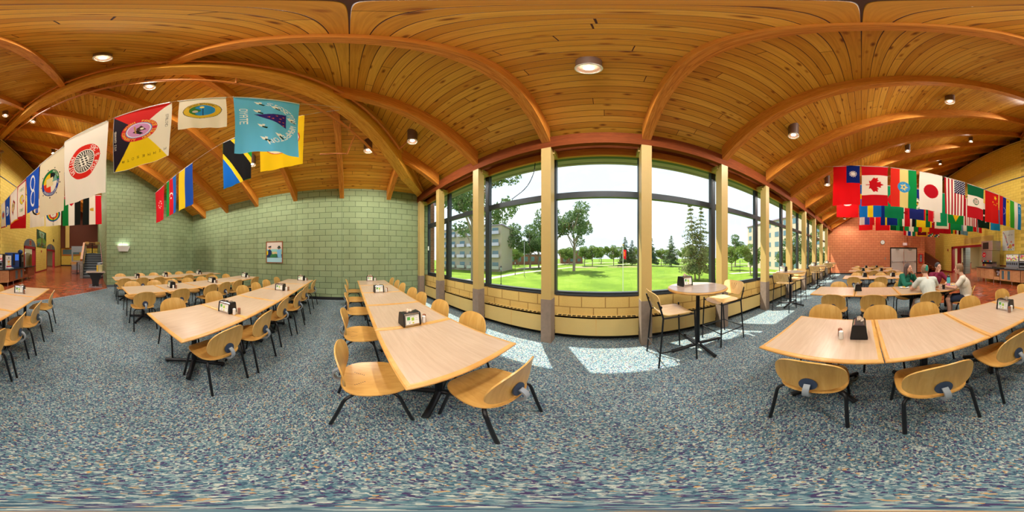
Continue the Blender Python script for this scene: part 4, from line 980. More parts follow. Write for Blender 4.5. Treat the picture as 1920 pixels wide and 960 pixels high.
def d_yelgreen(p): p.fill('ecd028'); p.rect(0, 1, .55, 1, 'ecd028'); p.poly([(0, .4), (1, .4), (1, .1), (.4, .1)], '1f7a48'); p.star(.5, .3, .1, '201e20')
def d_redwhite(p): p.fill('e01e28'); p.star(.62, .5, .12, 'f0ece4'); p.circ(.4, .5, .08, 'f0ece4')
def d_greenband(p): p.fill('188a50'); p.rect(.8, 1, 0, 1, '0f5c34'); p.rect(0, 1, .3, .55, '2aa45c')
BIG = (150, 230)
for lab, t0, t1, z0, z1, d, drop, res in [
    ('light blue flag with white eagles, purple tipi and SISSETON WAHPETON OYATE lettering', -.15, -1.03, 4.42, 4.50, d_sisseton, 1.46, BIG),
    ('small cream flag with round yellow-rimmed lake seal, hung below the hip beam', .53, -.06, 4.36, 4.40, d_mn, .88, (110, 150)),
    ('four-colour flag in red, black, white and yellow with round PRAIRIE ISLAND seal', 1.52, .64, 4.32, 4.36, d_prairie, 1.42, BIG),
    ('large white flag with red ring reading SAC & FOX NATION', 2.83, 1.67, 4.40, 4.32, d_sacfox, 1.78, (170, 250)),
    ('large cream flag with green and blue ringed seal in four quarters', 4.02, 2.87, 4.30, 4.27, d_whiteearth, 1.76, BIG),
    ('blue flag with a white figure-eight loop standing upright', 5.04, 4.07, 4.31, 4.27, d_infinity, 1.38, (80, 120)),
    ('white flag with red border and green lettering beside the figure-eight flag', 5.94, 5.06, 4.34, 4.30, d_redseal, 1.45, (70, 110)),
    ('white flag with gold edge and red shield near the yellow corner', 7.05, 5.97, 4.36, 4.33, d_shield, 1.42, (60, 90)),
    ('blue flag with round white seal near the yellow corner', 7.92, 7.08, 4.38, 4.36, d_blueseal, 1.42, (60, 90)),
    ('cream flag with red edge, last of the diagonal line at the yellow corner', 8.8, 7.95, 4.40, 4.38, d_creamseal, 1.4, (50, 80))]:
    hang(lab, hipline(t0, z0), hipline(t1, z1), d, drop, res, True, seed=len(lab), wave=.03 if drop > 1 else .015, group='flags along the diagonal string')
LX = -2.72
for lab, ya, yb, d, z, res in [
    ('yellow flag with round red-lettered FORT SILL APACHE seal, partly behind the light blue flag', -1.66, -.78, d_sill, 4.78, (110, 160)),
    ('green, black and blue flag with yellow diagonal stripes', -2.66, -1.85, d_tanz, 4.66, (90, 140)),
    ('yellow and blue two-colour flag hanging before the green wall', -4.72, -3.90, hb('2a60b4', 'e8cc2c'), 4.54, (50, 70)),
    ('green, red and blue flag with white crescent hanging before the green wall', -5.66, -4.88, d_azer, 4.52, (60, 90)),
    ('red flag with a ring of white points, hanging before the green wall', -6.75, -5.85, d_sunred, 4.48, (60, 90))]:
    hang(lab, (LX, ya, z), (LX, yb, z+.02), d, 1.5, res, True, seed=len(lab), group='flags along the string by the green wall')
for lab, xa, xb, d, z in [
    ('red, white and black flag with small gold eagle, beside the green wall end', .5, -.38, d_egypt, 4.50),
    ('black, white and green flag with red triangle, behind the big white flags', 1.48, .62, d_palestine, 4.48),
    ('cream flag with rainbow arcs behind the big white flags', 2.34, 1.54, d_rainbow, 4.48),
    ('cream flag with red, yellow and black ring behind the big cream flag', 3.18, 2.40, d_whiteseal, 4.48),
    ('plain red flag behind the red-bordered white flag', 4.3, 3.4, d_red, 4.46)]:
    hang(lab, (xa, -7.72, z), (xb, -7.72, z+.01), d, 1.5, (64, 96), True, seed=len(lab), group='flags across the passage opening')
RF = [
 (5.1, 4.66, -.022, 'front string', [(.90, .04, 'red flag with blue canton and white sun', d_roc), (.0, -.84, 'red and white flag with red maple leaf', d_canada), (-.93, -1.79, 'red, pale yellow and green flag with blue star disc', d_ethiopia),
   (-1.9, -2.76, 'white flag with large red disc', d_japan), (-2.86, -3.76, 'red and white striped flag with blue star canton, fully visible', d_us), (-3.88, -4.76, 'green, white and red flag with eagle emblem', d_mexico),
   (-4.84, -5.72, 'red flag with yellow stars', d_china), (-5.77, -6.52, 'red, blue and yellow flag with arc of white stars', d_venez), (-6.60, -7.62, 'green, white and blue flag by the yellow corner', d_uzbek)]),
 (6.7, 4.64, -.01, 'second string', [(1.04, .11, 'red flag with white disc and crescent', d_tunis), (.07, -.81, 'bright blue flag with yellow cross', cross('1c84cc', 'ecd42c')), (-.95, -1.79, 'green flag with red disc', d_bangla),
   (-1.96, -2.77, 'dark blue flag with wreathed white seal and red edges', d_belize), (-2.9, -3.81, 'green, white and red flag with tiny white script', d_iran), (-3.92, -4.86, 'green flag with yellow diamond', d_brazil),
   (-4.93, -5.76, 'red and white striped flag with blue star canton, partly hidden', d_us), (-5.83, -6.70, 'dark green flag with white crescent', d_pak), (-6.78, -7.65, 'sky blue flag with gold sun', d_kazak)]),
 (8.4, 4.62, 0, 'third string', [(.11, -.68, 'red flag with violet and white blocks', d_wbr), (-.99, -1.9, 'navy flag with a yellow band', d_bluegold), (-1.95, -2.90, 'black, red and green flag with shield', d_kenya), (-2.97, -3.85, 'yellow and green flag with black star', d_yelgreen),
   (-4.04, -4.99, 'green flag with broad white border', d_whiteborder), (-5.1, -5.95, 'plain green flag in the crowd', hb('1f9a5c', '1f9a5c')), (-6.06, -6.84, 'emerald green and white flag', hb('1a9468', '1a9468', 'f0ece0')), (-6.9, -7.66, 'red flag with navy and white cross', cross('d42434', 'f0ece4', '1c2c5c'))]),
 (10.1, 4.62, 0, 'fourth string', [(.14, -.69, 'plain red flag beside the clock side', hb('dc1e24', 'dc1e24')), (-.89, -1.77, 'red flag with small white emblem', d_redwhite), (-1.8, -2.67, 'green flag with darker green end', d_greenband), (-2.72, -3.66, 'white, green and red flag', d_whitegreen),
   (-3.7, -4.7, 'yellow and red flag with arms', hb('c8242c', 'ecc82c', 'ecc82c', 'c8242c')), (-5.14, -6.16, 'deep red flag in the back', hb('c02030', 'c02030')), (-6.2, -7.0, 'black, red, yellow and green flag', d_mozam), (-7.02, -7.7, 'pale blue flag with faint emblem', d_guat)]),
 (12.2, 4.60, 0, 'string before terracotta wall', [(-3.22, -4.18, 'red, blue and green flag with white lines', d_gambia), (-4.27, -5.24, 'yellow-bordered maroon flag', d_lanka), (-5.28, -6.31, 'red flag with many-coloured border', d_multi)])]
for x, z, dz, nm, L in RF:
    for i, (ya, yb, lab, d) in enumerate(L):
        hang(lab+', on the '+nm if len(lab.split()) < 11 else lab, (x, ya, z+dz*i), (x, yb, z+dz*i-.01), d, 1.5, (70, 110) if x < 6 else (40, 64), True, seed=i*7+int(x*10), group='flags on the '+nm)
for lab, grp, a, b in [('string holding the diagonal line of flags under the hip beam', 'flags along the diagonal string', (-2.75, -.05, 4.98), (4.97, -7.77, 4.42)), ('string holding the flags by the green wall', 'flags along the string by the green wall', (LX, .1, 4.92), (LX, -7.79, 4.50)), ('string holding the flags across the passage', 'flags across the passage opening', (-.64, -7.72, 4.53), (4.99, -7.72, 4.49))]+[('string holding the flags on the '+nm, 'flags on the '+nm, (x, 1.3 if x < 8 else .6, z+.03), (x, -7.8, z+dz*8+.01)) for x, z, dz, nm, L in RF]:
    a, b = Vector(a), Vector(b); d = b-a; pts = sorted(CORN[grp], key=lambda q: (q-a).dot(d)); pts = [a]+[q for i, q in enumerate(pts) if i == 0 or (q-pts[i-1]).length > .01]+[b]
    tag(MB().tube([q+Vector((0, 0, .012)) for q in pts], .004, 5).build('string', 'wire'), lab, 'string', 'flag strings')

# ------------------------------------------------------------------ things on the walls
def framed(name, label, cat, x, yL, yR, z0, z1, p, nx, frame='cabdark', fw=.03):
    """picture on a wall x=const whose inner side faces nx"""
    r = thing(name, label, cat, (x, 0, 0)); 
    panel('picture', (nx*.012, yL, z1), (nx*.012, yR, z1), z1-z0, p, 'print', r, smooth=False)
    a, b = sorted((yL, yR)); MB().box(0, nx*.008, a, b, z0, z1).build('backing', 'white', r)
    if frame:
        m = MB(); m.box(0, nx*.028, a-fw, a, z0-fw, z1+fw).box(0, nx*.028, b, b+fw, z0-fw, z1+fw).box(0, nx*.028, a, b, z0-fw, z0).box(0, nx*.028, a, b, z1, z1+fw); m.build('frame', frame, r)
    return r
p = Paint(.6, .78, 90, 120).fill('d8ccc4')
p.rect(0, 1, .36, .5, '8cc8c8').rect(0, 1, .48, .62, 'b8c878').rect(0, 1, .60, .78, '2c4a50').rect(0, 1, .78, 1, 'a0d0e0')
p.poly([(.05, .42), (.2, .36), (.32, .44), (.36, .7), (.06, .74)], '24345c').poly([(.0, .45), (.09, .43), (.08, .62), (0, .66)], 'e0d020').circ(.2, .30, .07, 'c89878').poly([(.1, .22), (.3, .18), (.3, .27), (.1, .27)], '2a2c30')
p.poly([(.66, .45), (.8, .36), (.94, .42), (.96, .78), (.72, .76)], '7ab8e0').circ(.8, .30, .065, '8a5a44').poly([(.68, .26), (.95, .28), (.93, .32), (.7, .31)], '2c4038').poly([(.74, .2), (.88, .2), (.88, .28), (.74, .27)], '2c4038')
p.poly([(.28, .62), (.62, .58), (.66, .74), (.2, .78)], '3a7a4c').poly([(.4, .5), (.7, .52), (.7, .56), (.4, .58)], 'd8b098')
framed('framed_picture', 'framed picture of two people tending plants, on the green wall', 'picture', GX, -3.0, -2.37, 1.27, 2.02, p, 1, 'cabdark', .025)
rr = random.Random(4); p = Paint(3.2, 1.65, 130, 80).fill('2c4c34')
p.rect(0, 1, .55, 1, '3a6a2c').poly([(0, .6), (.3, .4), (.7, .45), (1, .6), (1, .8), (0, .8)], '6a8a3c').poly([(.2, .05), (.8, .05), (.7, .4), (.3, .42)], '8aa888').poly([(.45, .95), (.47, .3), (.40, .1), (.50, .2), (.58, .08), (.53, .3), (.56, .95)], '6a3a24')
for k in range(60): p.circ(rr.random(), .72+.28*rr.random(), .02+.02*rr.random(), rr.choice(['c83a34', '3a50b0', '2a7a3c', 'c8a040']))
for k in range(40): p.circ(.15+.7*rr.random(), .05+.35*rr.random(), .03, rr.choice(['4a6a3c', '6a8a4c', '3a5a34', 'a86a3c']))
framed('mural_painting', 'tall painting of a tree in a green garden on the yellow wall', 'painting', CXc, -13.75, -16.7, 2.35, 3.95, p, -1, None) if False else None
r = thing('mural_painting', 'tall painting of a tree in a green garden on the yellow wall', 'painting', (CXc, 0, 0))
panel('picture', (-.03, -16.7, 3.95), (-.03, -13.75, 3.95), 1.62, p, 'print', r, smooth=False); MB().box(-.028, 0, -16.7, -13.75, 2.33, 3.95).build('backing', 'cabdark', r)
p = Paint(.92, 1.25, 80, 110).fill('dcdcd6'); rr = random.Random(9)
p.text(.66, .24, .045, 'YOUR MEAL', '70747c')
for i in range(13): u = i/12; p.circ(.08+.42*u+.03*math.sin(5*u), .10+.62*u, .028, ['c84050', '4a6ab0', 'd8a040', '8a5a9a', 'c83040'][i % 5]); p.circ(.02+.42*u, .12+.62*u, .012, '506070')
for x, y, q, c in ((.66, .80, .105, 'e0a848'), (.9, .74, .06, 'd84858'), (.74, .58, .05, 'd88a70'), (.5, .84, .05, 'c85a7a'), (.55, .95, .05, '9ac070'), (.42, .72, .04, '6a80a8'), (.72, .95, .045, '90b0a0'), (.92, .92, .03, 'a8c060')): p.circ(x, y, q, c)
r = thing('poster', 'white poster with bright fruit dots on the yellow wall above the drinks counter', 'poster', (0, CYc, 0))
panel('sheet', (6.62, .012, 3.07), (5.70, .012, 3.07), 1.24, p, 'print', r, smooth=False); MB().box(5.70, 6.62, 0, .008, 1.83, 3.07).build('backing', 'white', r)
# clock
r = thing('wall_clock', 'round white wall clock on the terracotta wall', 'clock', (FX, -1.74, 2.63))
RX = Matrix.Rotation(-PI/2, 4, 'Y')
MB().lathe([(.19, 0), (.19, .04), (.175, .045), (.17, .03), (.0001, .03)], 36, RX).build('rim', 'blackplastic', r, True)
MB().lathe([(.17, .030), (.17, .033), (.0001, .033)], 36, RX).build('face', 'white', r)
m = MB()
for k in range(12): a = k*PI/6; m.box(-.037, -.034, .145*math.sin(a)-.006, .145*math.sin(a)+.006, .145*math.cos(a)-.012, .145*math.cos(a)+.012)
each(m, 'hour_mark', 'blackplastic', r)
MB().tube([(-.038, 0, 0), (-.038, -.05, .08)], .006, 5).build('hour_hand', 'blackplastic', r); MB().tube([(-.040, 0, 0), (-.040, .05, -.12)], .004, 5).build('minute_hand', 'blackplastic', r)
# exit sign
r = thing('exit_sign', 'white and red lit EXIT sign hanging over the double doors', 'sign', (FX-.12, -3.62, 2.50))
MB().box(-.03, .03, -.19, .19, -.11, .11, .006).box(.025, .12, -.04, .04, -.04, .04).build('housing', 'white', r); p = Paint(.36, .2, 60, 34).fill('f4e8e4').text(.5, .5, .7, 'EXIT', 'e02a30')
panel('face', (-.032, .18, .1), (-.032, -.18, .1), .2, p, 'backlit', r, smooth=False); MB().tube([(0, 0, .11), (0, 0, 2.6)], .012, 6).build('stem', 'header', r)
# double doors
r = thing('door_1', None, None, (FX, 0, 0)); r['kind'] = 'structure'
MB().box(-.04, .02, -2.45, -2.37, 0, 2.2).box(-.04, .02, -4.72, -4.64, 0, 2.2).box(-.04, .02, -4.72, -2.37, 2.12, 2.22).build('door_frame', 'blackplastic', r)
for y0, y1, hs in ((-3.53, -2.45, -1), (-4.64, -3.56, 1)):
    lf = MB().box(-.03, .01, y0+.005, y1-.005, .02, 2.12).box(-.034, -.03, y0+.005, y1-.005, 1.0, 1.01).build('door_leaf', 'doorgrey', r)
    MB().tube([(-.09, y0+.08, 1.02), (-.09, y1-.08, 1.02)], .018, 8).box(-.1, -.03, y0+.06, y0+.12, .96, 1.10).box(-.1, -.03, y1-.12, y1-.06, .96, 1.10).build('push_bar', 'steel', lf)
    MB().box(-.08, -.03, (y0+y1)/2-.15, (y0+y1)/2+.15, 2.03, 2.09).build('door_closer', 'steel', lf)
# extinguisher cabinet
r = thing('extinguisher_cabinet', 'red framed fire extinguisher cabinet beside the double doors', 'fire cabinet', (FX, -5.07, 1.3))
MB().box(-.05, 0, -.2, -.12, -.4, .4).box(-.05, 0, .12, .2, -.4, .4).box(-.05, 0, -.12, .12, .32, .4).box(-.05, 0, -.12, .12, -.4, -.32).build('frame', 'red', r)
MB().box(-.008, 0, -.15, .15, -.34, .34).build('back_panel', 'grey', r)
x_ = thing('fire_extinguisher', 'small grey extinguisher inside the red wall cabinet', 'fire extinguisher', (FX-.075, -5.07, .965)); x_.location = (FX-.09, -5.07, .966)
MB().lathe([(.045, 0), (.05, .02), (.05, .3), (.03, .35), (.015, .36), (.015, .4)], 16).build('cylinder', 'steel', x_, True); MB().box(-.02, .02, -.05, .05, .38, .42).build('handle', 'blackplastic', x_)
tag(MB().box(FX-.02, FX, -2.0, -1.92, 1.2, 1.4, .004).build('wall_switch', 'steel'), 'small steel switch on terracotta wall between clock and double doors', 'switch')
# sconce on the return wall
r = thing('wall_sconce', 'white wedge-shaped uplight sconce on the green return wall', 'wall lamp', (-1.45, CYc, 1.72))
m = MB(); vs = [(-.24, 0, 0), (.24, 0, 0), (.33, 0, .26), (-.33, 0, .26), (-.2, .08, 0), (.2, .08, 0), (.31, .16, .26), (-.31, .16, .26)]
m.add(vs, [(0, 4, 5, 1), (4, 7, 6, 5), (0, 3, 7, 4), (1, 5, 6, 2), (0, 1, 2, 3)]).build('shade', 'white', r); MB().tube([(-.2, .07, .22), (.2, .07, .22)], .015, 8).build('tube_lamp', M.setdefault('dimtube', emis('dim_tube', (.9, 1, .95), .8)), r, True)
L = bpy.data.lights.new('uplight', 'AREA'); L.energy = 4; L.shape = 'RECTANGLE'; L.size = .5; L.size_y = .1; L.color = (.92, 1, .95); o = bpy.data.objects.new('uplight', L); C.objects.link(o); o.parent = r; o.location = (0, .08, .27); o.rotation_euler = (PI, 0, 0)
# louvre strips on the yellow wall
for lab, x0, x1, z0, z1 in [('long yellow louvre vent high on the yellow wall', 7.6, 10.9, 7.4, 7.95), ('yellow vent panel above the red framed opening', 7.4, 10.7, 2.48, 2.92)]:
    r = thing('wall_vent', lab, 'vent', (0, CYc, 0)); MB().box(x0, x1, 0, .012, z0, z1).build('frame', 'yellow', r)
    m = MB(); n = 12
    for k in range(n): z = z0+(k+.5)*(z1-z0)/n; m.box(x0+.04, x1-.04, .012, .03, z-.006, z+.008)
    each(m, 'louvre_slat', 'yellow', r)
tag(MB().box(13.15, 13.3, CYc, CYc+.04, 1.95, 2.15, .01).build('fire_alarm', 'maroon'), 'small dark red alarm box on the yellow wall beside the red opening', 'alarm')
tag(MB().box(CXc-.04, CXc, -15.2, -15.0, 1.85, 2.05, .01).build('fire_alarm', 'maroon'), 'small dark red alarm box below the garden painting', 'alarm')
tag(MB().box(CXc-.12, CXc, -19.9, -19.75, 3.3, 3.6, .02).build('wall_speaker', 'blackplastic'), 'small black speaker box above the far arched doorway', 'speaker')
tag(MB().box(CXc-.25, CXc-.05, -7.75, -7.6, 8.2, 8.32).tube([(CXc-.1, -7.7, 8.2), (CXc-.1, -7.7, 7.3)], .012, 6).build('wall_bracket', 'steel'), 'grey bracket high on the yellow corner', 'bracket')
# red framed opening in the yellow wall
r = thing('door_2', None, None, (0, CYc, 0)); r['kind'] = 'structure'
MB().box(12.45, 12.62, -.26, .02, 0, 2.34).box(8.28, 8.45, -.26, .02, 0, 2.34).box(8.28, 12.62, -.26, .02, 2.17, 2.34).box(11.35, 11.65, -.2, .02, 0, 2.17).build('door_frame', 'maroon', r)
MB().box(11.65, 12.45, -.12, -.108, .02, 2.17).build('door_pane', 'glass', r)
# arched heads over the serving doorways
for i, (ya, yb) in enumerate(((-11.0, -13.5), (-16.9, -20.7))):
    r = thing('door_%d' % (i+3), None, None, (CXc, (ya+yb)/2, 0)); r['kind'] = 'structure'; w = abs(yb-ya)/2
    m = MB().box(-.03, .26, -w, -w+.22, 0, 2.28).box(-.03, .26, w-.12, w, 0, 2.28).box(-.03, .26, -w, w, 2.08, 2.28); m.build('door_frame', 'maroon', r)
    n = 24; vs = [(-.02, w*math.cos(PI*k/n), 2.28+.62*math.sin(PI*k/n)) for k in range(n+1)]; vs += [(-.001, y, z) for _, y, z in vs]
    MB().add(vs, [tuple(range(n+1)), tuple(range(n+1, 2*n+2))[::-1]]+[(k, k+1, n+2+k, n+1+k) for k in range(n)]).build('arch_panel', 'stair', r)
    p = Paint(.5, .42, 40, 34).fill('565c62')
    M_ = [(.06, .95), (.06, .72), (.16, .72), (.16, .28), (.06, .28), (.06, .06), (.34, .06), (.5, .45), (.66, .06), (.94, .06), (.94, .28), (.84, .28), (.84, .72), (.94, .72), (.94, .95), (.58, .95), (.58, .72), (.66, .72), (.66, .45), (.5, .85), (.34, .45), (.34, .72), (.42, .72), (.42, .95)]
    p.poly([(.5+(x-.5)*1.06, .5+(y-.5)*1.1) for x, y in M_], 'e8b83c'); p.poly([(.5+(x-.5)*.94, .5+(y-.5)*.94) for x, y in M_], '8a1e2c')
    panel('letter_emblem', (-.024, -.25, 2.78), (-.024, .25, 2.78), .42, p, 'print', r, smooth=False)

# ------------------------------------------------------------------ drinks counter wrapping the yellow corner
def counter_unit(label, x0, x1, yf, yb, kind, axis='x', mat='cab', legs=(0, 1)):
    """cabinet between u0..u1 whose front is on plane yf; axis 'x': front faces +y; axis 'y': front faces -x"""
    if axis == 'x': T = lambda u, d, z: (u, yf-d, z)
    else: T = lambda u, d, z: (yf+d, u, z)
    r = thing('counter_cabinet', label, 'cabinet', T((x0+x1)/2, .4, 0), 0, 'cabinets of the drinks counter'); base = Vector(r.location); dep = abs(yb-yf)
    def bx(m, u0, u1, d0, d1, z0, z1): a, b = Vector(T(u0, d0, z0))-base, Vector(T(u1, d1, z1))-base; m.box(a.x, b.x, a.y, b.y, a.z, b.z)
    m = MB()
    if kind == 'niche':
        bx(m, x0, x0+.02*(1 if x1 > x0 else -1), 0, dep, .2, .80); bx(m, x1-.02*(1 if x1 > x0 else -1), x1, 0, dep, .2, .80); bx(m, x0, x1, 0, dep, .2, .36); bx(m, x0, x1, dep-.02, dep, .36, .8); m.build('body', mat, r)
    else:
        bx(m, x0, x1, .02, dep, .2, .80); m.build('body', mat, r)
        n = 2 if kind in ('doors', 'glass') else 1
        for k in range(n):
            a, b = x0+(x1-x0)*k/n, x0+(x1-x0)*(k+1)/n; g = .006*(1 if x1 > x0 else -1); m = MB()
            if kind == 'glass':
                f = .28*(b-a); bx(m, a+g, a+f, 0, .018, .21, .79); bx(m, b-f, b-g, 0, .018, .21, .79); bx(m, a+f, b-f, 0, .018, .21, .27); bx(m, a+f, b-f, 0, .018, .73, .79); d = m.build('door', mat, r)
                m = MB(); bx(m, a+f, b-f, .008, .012, .27, .73); m.build('glass_pane', 'winblue', d)
            else: bx(m, a+g, b-g, 0, .018, .21, .79); m.build('door', mat, r)
    for u in legs:
        uu = x0+(x1-x0)*(.06+.88*u); q = Vector(T(uu, .08, 0))-base; MB().tube([q, q+Vector((0, 0, .2))], .02, 10).build('leg', 'chrome', r, True)
    return r
counter_unit('oak cabinet with two plain doors at the free end of the drinks counter', 7.6, 6.9, -6.5, -7.4, 'doors', legs=(0,))
counter_unit('oak cabinet with two plain doors directly under the soda fountain', 6.895, 6.19, -6.5, -7.4, 'doors', legs=(0, 1))
counter_unit('oak cabinet with open bag niche beside the soda fountain', 6.185, 5.71, -6.5, -7.4, 'niche', legs=(1,))
counter_unit('oak cabinet with two glazed doors between bag niche and juice machine', 5.705, 4.92, -6.5, -7.4, 'glass', legs=(1,))
counter_unit('oak cabinet with one plain door below the juice machine', 4.915, 4.36, -6.5, -7.4, 'plain', legs=())
counter_unit('dark wood cabinet with one plain door, first past the counter corner', -6.92, -7.45, 3.95, 4.85, 'plain', 'y', 'cabdark', legs=(0,))
counter_unit('dark wood cabinet with two glazed doors under the coffee machines', -7.455, -8.7, 3.95, 4.85, 'glass', 'y', 'cabdark', legs=(0, 1))
counter_unit('dark wood cabinet with open bag niche near the passage end', -8.705, -9.3, 3.95, 4.85, 'niche', 'y', 'cabdark', legs=())
counter_unit('dark wood cabinet with two plain doors at the passage end of the counter', -9.305, -10.5, 3.95, 4.85, 'doors', 'y', 'cabdark', legs=(0, 1))
r = thing('counter_cabinet', 'slanted corner cabinet with lattice panel where the drinks counter turns', 'cabinet', (4.4, -6.95, 0), 0, 'cabinets of the drinks counter')
MB().prism([(-.05, .45), (-.45, .04), (-.45, -.02), (0, -.02), (0, .45)], .2, .80).build('body', 'cab', r)
m = MB(); dd = Vector((-.4, -.41, 0)).normalized(); nn = Vector((-.707, .707, 0))
for k in range(7): z = .28+.07*k; a = Vector((-.09, .41, z))+nn*.01; b = Vector((-.41, .08, z))+nn*.01; m.tube([a, b], .006, 4)
for k in range(6): a = Vector((-.09, .41, .28)).lerp(Vector((-.41, .08, .28)), k/5)+nn*.01; m.tube([a, a+Vector((0, 0, .42))], .006, 4)
each(m, 'lattice_bar', 'cabdark', r)
tag(MB().prism([(7.65, -6.45), (4.33, -6.45), (3.9, -6.88), (3.9, -10.55), (4.9, -10.55), (4.9, -7.45), (7.65, -7.45)], .80, .84).build('worktop', 'counter'), 'dark stone counter top wrapping round the yellow corner', 'counter top')
tag(MB().box(4.9, 4.99, -10.5, -7.45, .84, .94).box(4.99, 7.6, -7.79, -7.7, .84, .94).build('backsplash_rail', 'cabdark'), 'low wooden rail along the yellow corner behind the counter', 'rail')
for lab, (x, y) in (('crumpled white plastic bags in the counter niche below the fountain', (5.95, -6.75)), ('crumpled white plastic bags in the niche near the passage end', (4.2, -9.0))):
    m = MB(); rr = random.Random(5)
    for k in range(7): m.ball((rr.uniform(-.14, .14), rr.uniform(-.12, .1), .09+rr.uniform(0, .2)), (.07, .06, .075), 8, 6)
    tag(m.build('plastic_bag', M.setdefault('plasticbag', plain('white_plastic_bag', rgb(200, 204, 222), .3, var=.3)), None, True, (x, y, .361)), lab, 'bag', 'plastic bags in the counter')
# soda fountain
r = thing('soda_fountain', 'tall steel soda fountain with round red badge on the drinks counter', 'drinks machine', (6.95, -7.0, .842))
MB().box(-.45, .45, -.4, .28, .30, .98, .01).box(-.45, .45, -.4, -.1, 0, .30).build('body', 'steel', r); MB().box(-.45, .45, -.1, .3, 0, .05, .005).build('drip_tray', 'steel', r)
MB().box(-.5, .45, -.42, .3, .985, 1.55, .01).build('ice_bin', 'steel', r); MB().box(-.18, .3, .3, .31, 1.06, 1.46).build('screen', 'blackplastic', r)
p = Paint(.86, .1, 90, 12).fill('30343c')
for k, c in enumerate(['d83040', 'e8e8e8', '3a60c0', '50a050', 'e8a030', 'd83040', '3a90c0', 'e8e8e8']): p.rect(k/8+.015, (k+1)/8-.015, .12, .88, c)
panel('flavour_labels', (.43, .285, .40), (-.43, .285, .40), .1, p, 'print', r, smooth=False)
m = MB()
for k in range(8): m.box(-.4+.105*k, -.36+.105*k, .2, .28, .18, .30)
each(m, 'nozzle', 'blackplastic', r)
p = Paint(.3, .34, 60, 68).fill('6c6c70'); p.circ(.5, .5, .49, 'f0f0f0', sy=1); p.circ(.5, .5, .46, 'd81c2c'); p.poly([(.18, .56), (.3, .42), (.36, .5), (.46, .44), (.56, .5), (.66, .42), (.82, .44), (.7, .52), (.6, .56), (.5, .52), (.4, .58), (.28, .54)], 'f4f0f0'); p.poly([(.2, .62), (.5, .6), (.8, .56), (.5, .65)], 'f4f0f0')
panel('badge', (.36, .287, .90), (.06, .287, .90), .34, p, 'print', r, smooth=False)
# juice machines
for lab, x, hd in (('juice machine with a lit fruit picture above its taps', 5.12, .0), ('second drinks machine with dark front beside the juice machine', 4.45, .0)):
    r = thing('juice_machine', lab, 'drinks machine', (x, -7.0, .842), 0, 'juice machines on the drinks counter'); w = .42 if x > 5 else .22
    MB().box(-w, w, -.3, .2, .0, .76, .01).build('body', 'steel' if x > 5 else 'blackplastic', r); MB().box(-w, w, .2, .34, 0, .05).build('drip_tray', 'steel', r)
    p = Paint(2*w*.94, .34, 80, 40).fill('d8d8cc'); rr = random.Random(int(x*10))
    for k in range(26): p.circ(rr.random(), .1+.85*rr.random(), rr.uniform(.08, .16), rr.choice(['c84868', 'a8c84c', 'e8d06c', 'f0f0e8', '8cb454', 'd86858', 'b04a8a']))
    panel('front_picture', (w*.94, .206, .72), (-w*.94, .206, .72), .32, p, 'backlit', r, smooth=False)
    MB().box(-w*.9, w*.9, .2, .215, .1, .36).build('tap_panel', 'grey', r)
    m = MB()
    for k in range(6): u = -w*.75+k*w*.3; m.box(u-.015, u+.015, .215, .27, .2, .32)
    each(m, 'tap', 'blackplastic', r)
# machines past the corner
r = thing('cereal_dispenser', 'white box dispenser with fruit picture on the counter past the corner', 'drinks machine', (4.4, -7.35, .842))
MB().box(-.2, .3, -.28, .28, 0, .68, .008).build('body', 'white', r); p = Paint(.54, .62, 50, 56).fill('e4e6e4'); p.circ(.5, .14, .08, '3a5a50'); p.rect(0, 1, .26, .28, '9aa0a0').poly([(.25, .38), (.75, .38), (.7, .52), (.5, .6), (.3, .52)], 'e8a44c').rect(.25, .72, .62, .74, 'e8d050')
for k in range(9): p.circ(.1+.1*k, .86, .07, ['b82840', '8a2050', 'd04848'][k % 3])
panel('front_picture', (-.203, -.27, .65), (-.203, .27, .65), .62, p, 'print', r, smooth=False) if False else panel('front_picture', (-.203, -.27, .65), (-.203, .27, .65), .62, p, 'print', r, smooth=False)
r = thing('coffee_machine', 'blue and black coffee machine behind the white box dispenser', 'coffee machine', (4.45, -8.25, .842)); MB().box(-.2, .3, -.45, .4, 0, .85, .02).build('body', M.setdefault('bluem', plain('blue_machine', rgb(30, 66, 130), .3)), r); MB().box(-.215, -.2, -.35, .1, .4, .75).build('screen', M.setdefault('blues', emis('blue_screen', rgb(70, 120, 220), .9)), r); MB().box(-.22, -.2, .15, .36, .15, .8).build('tap_panel', 'blackplastic', r)
r = thing('coffee_grinder', 'black coffee grinder with round hopper near the first arch', 'coffee grinder', (4.4, -9.15, .842)); MB().box(-.15, .2, -.2, .2, 0, .75, .02).build('body', 'blackplastic', r); MB().ball((0, 0, .90), .16, 16, 12).build('hopper', M['bluem'], r, True); MB().box(-.16, -.15, -.1, .1, .3, .6).build('label_plate', 'steel', r)
r = thing('serving_tray', 'black tray with steel rack on the drinks counter beside the soda fountain', 'tray', (5.95, -6.9, .842)); MB().box(-.35, .35, -.2, .2, 0, .02, .005).build('tray_base', 'blackplastic', r)
m = MB()
for k in range(8): m.tube([(-.3+.085*k, -.18, .03), (-.3+.085*k, .18, .03)], .006, 5)
each(m, 'rack_bar', 'steel', r)
r = thing('serving_tray', 'clear tray of lids on the counter before the white box dispenser', 'tray', (4.1, -7.3, .842)); MB().box(-.1, .1, -.25, .25, 0, .05, .01).build('tray_base', 'grey', r); m = MB(); [m.lathe([(.045, .05), (.045, .07), (.0001, .07)], 14, Matrix.Translation((0, -.17+.11*k, 0))) for k in range(4)]; each(m, 'lid', 'white', r, True)

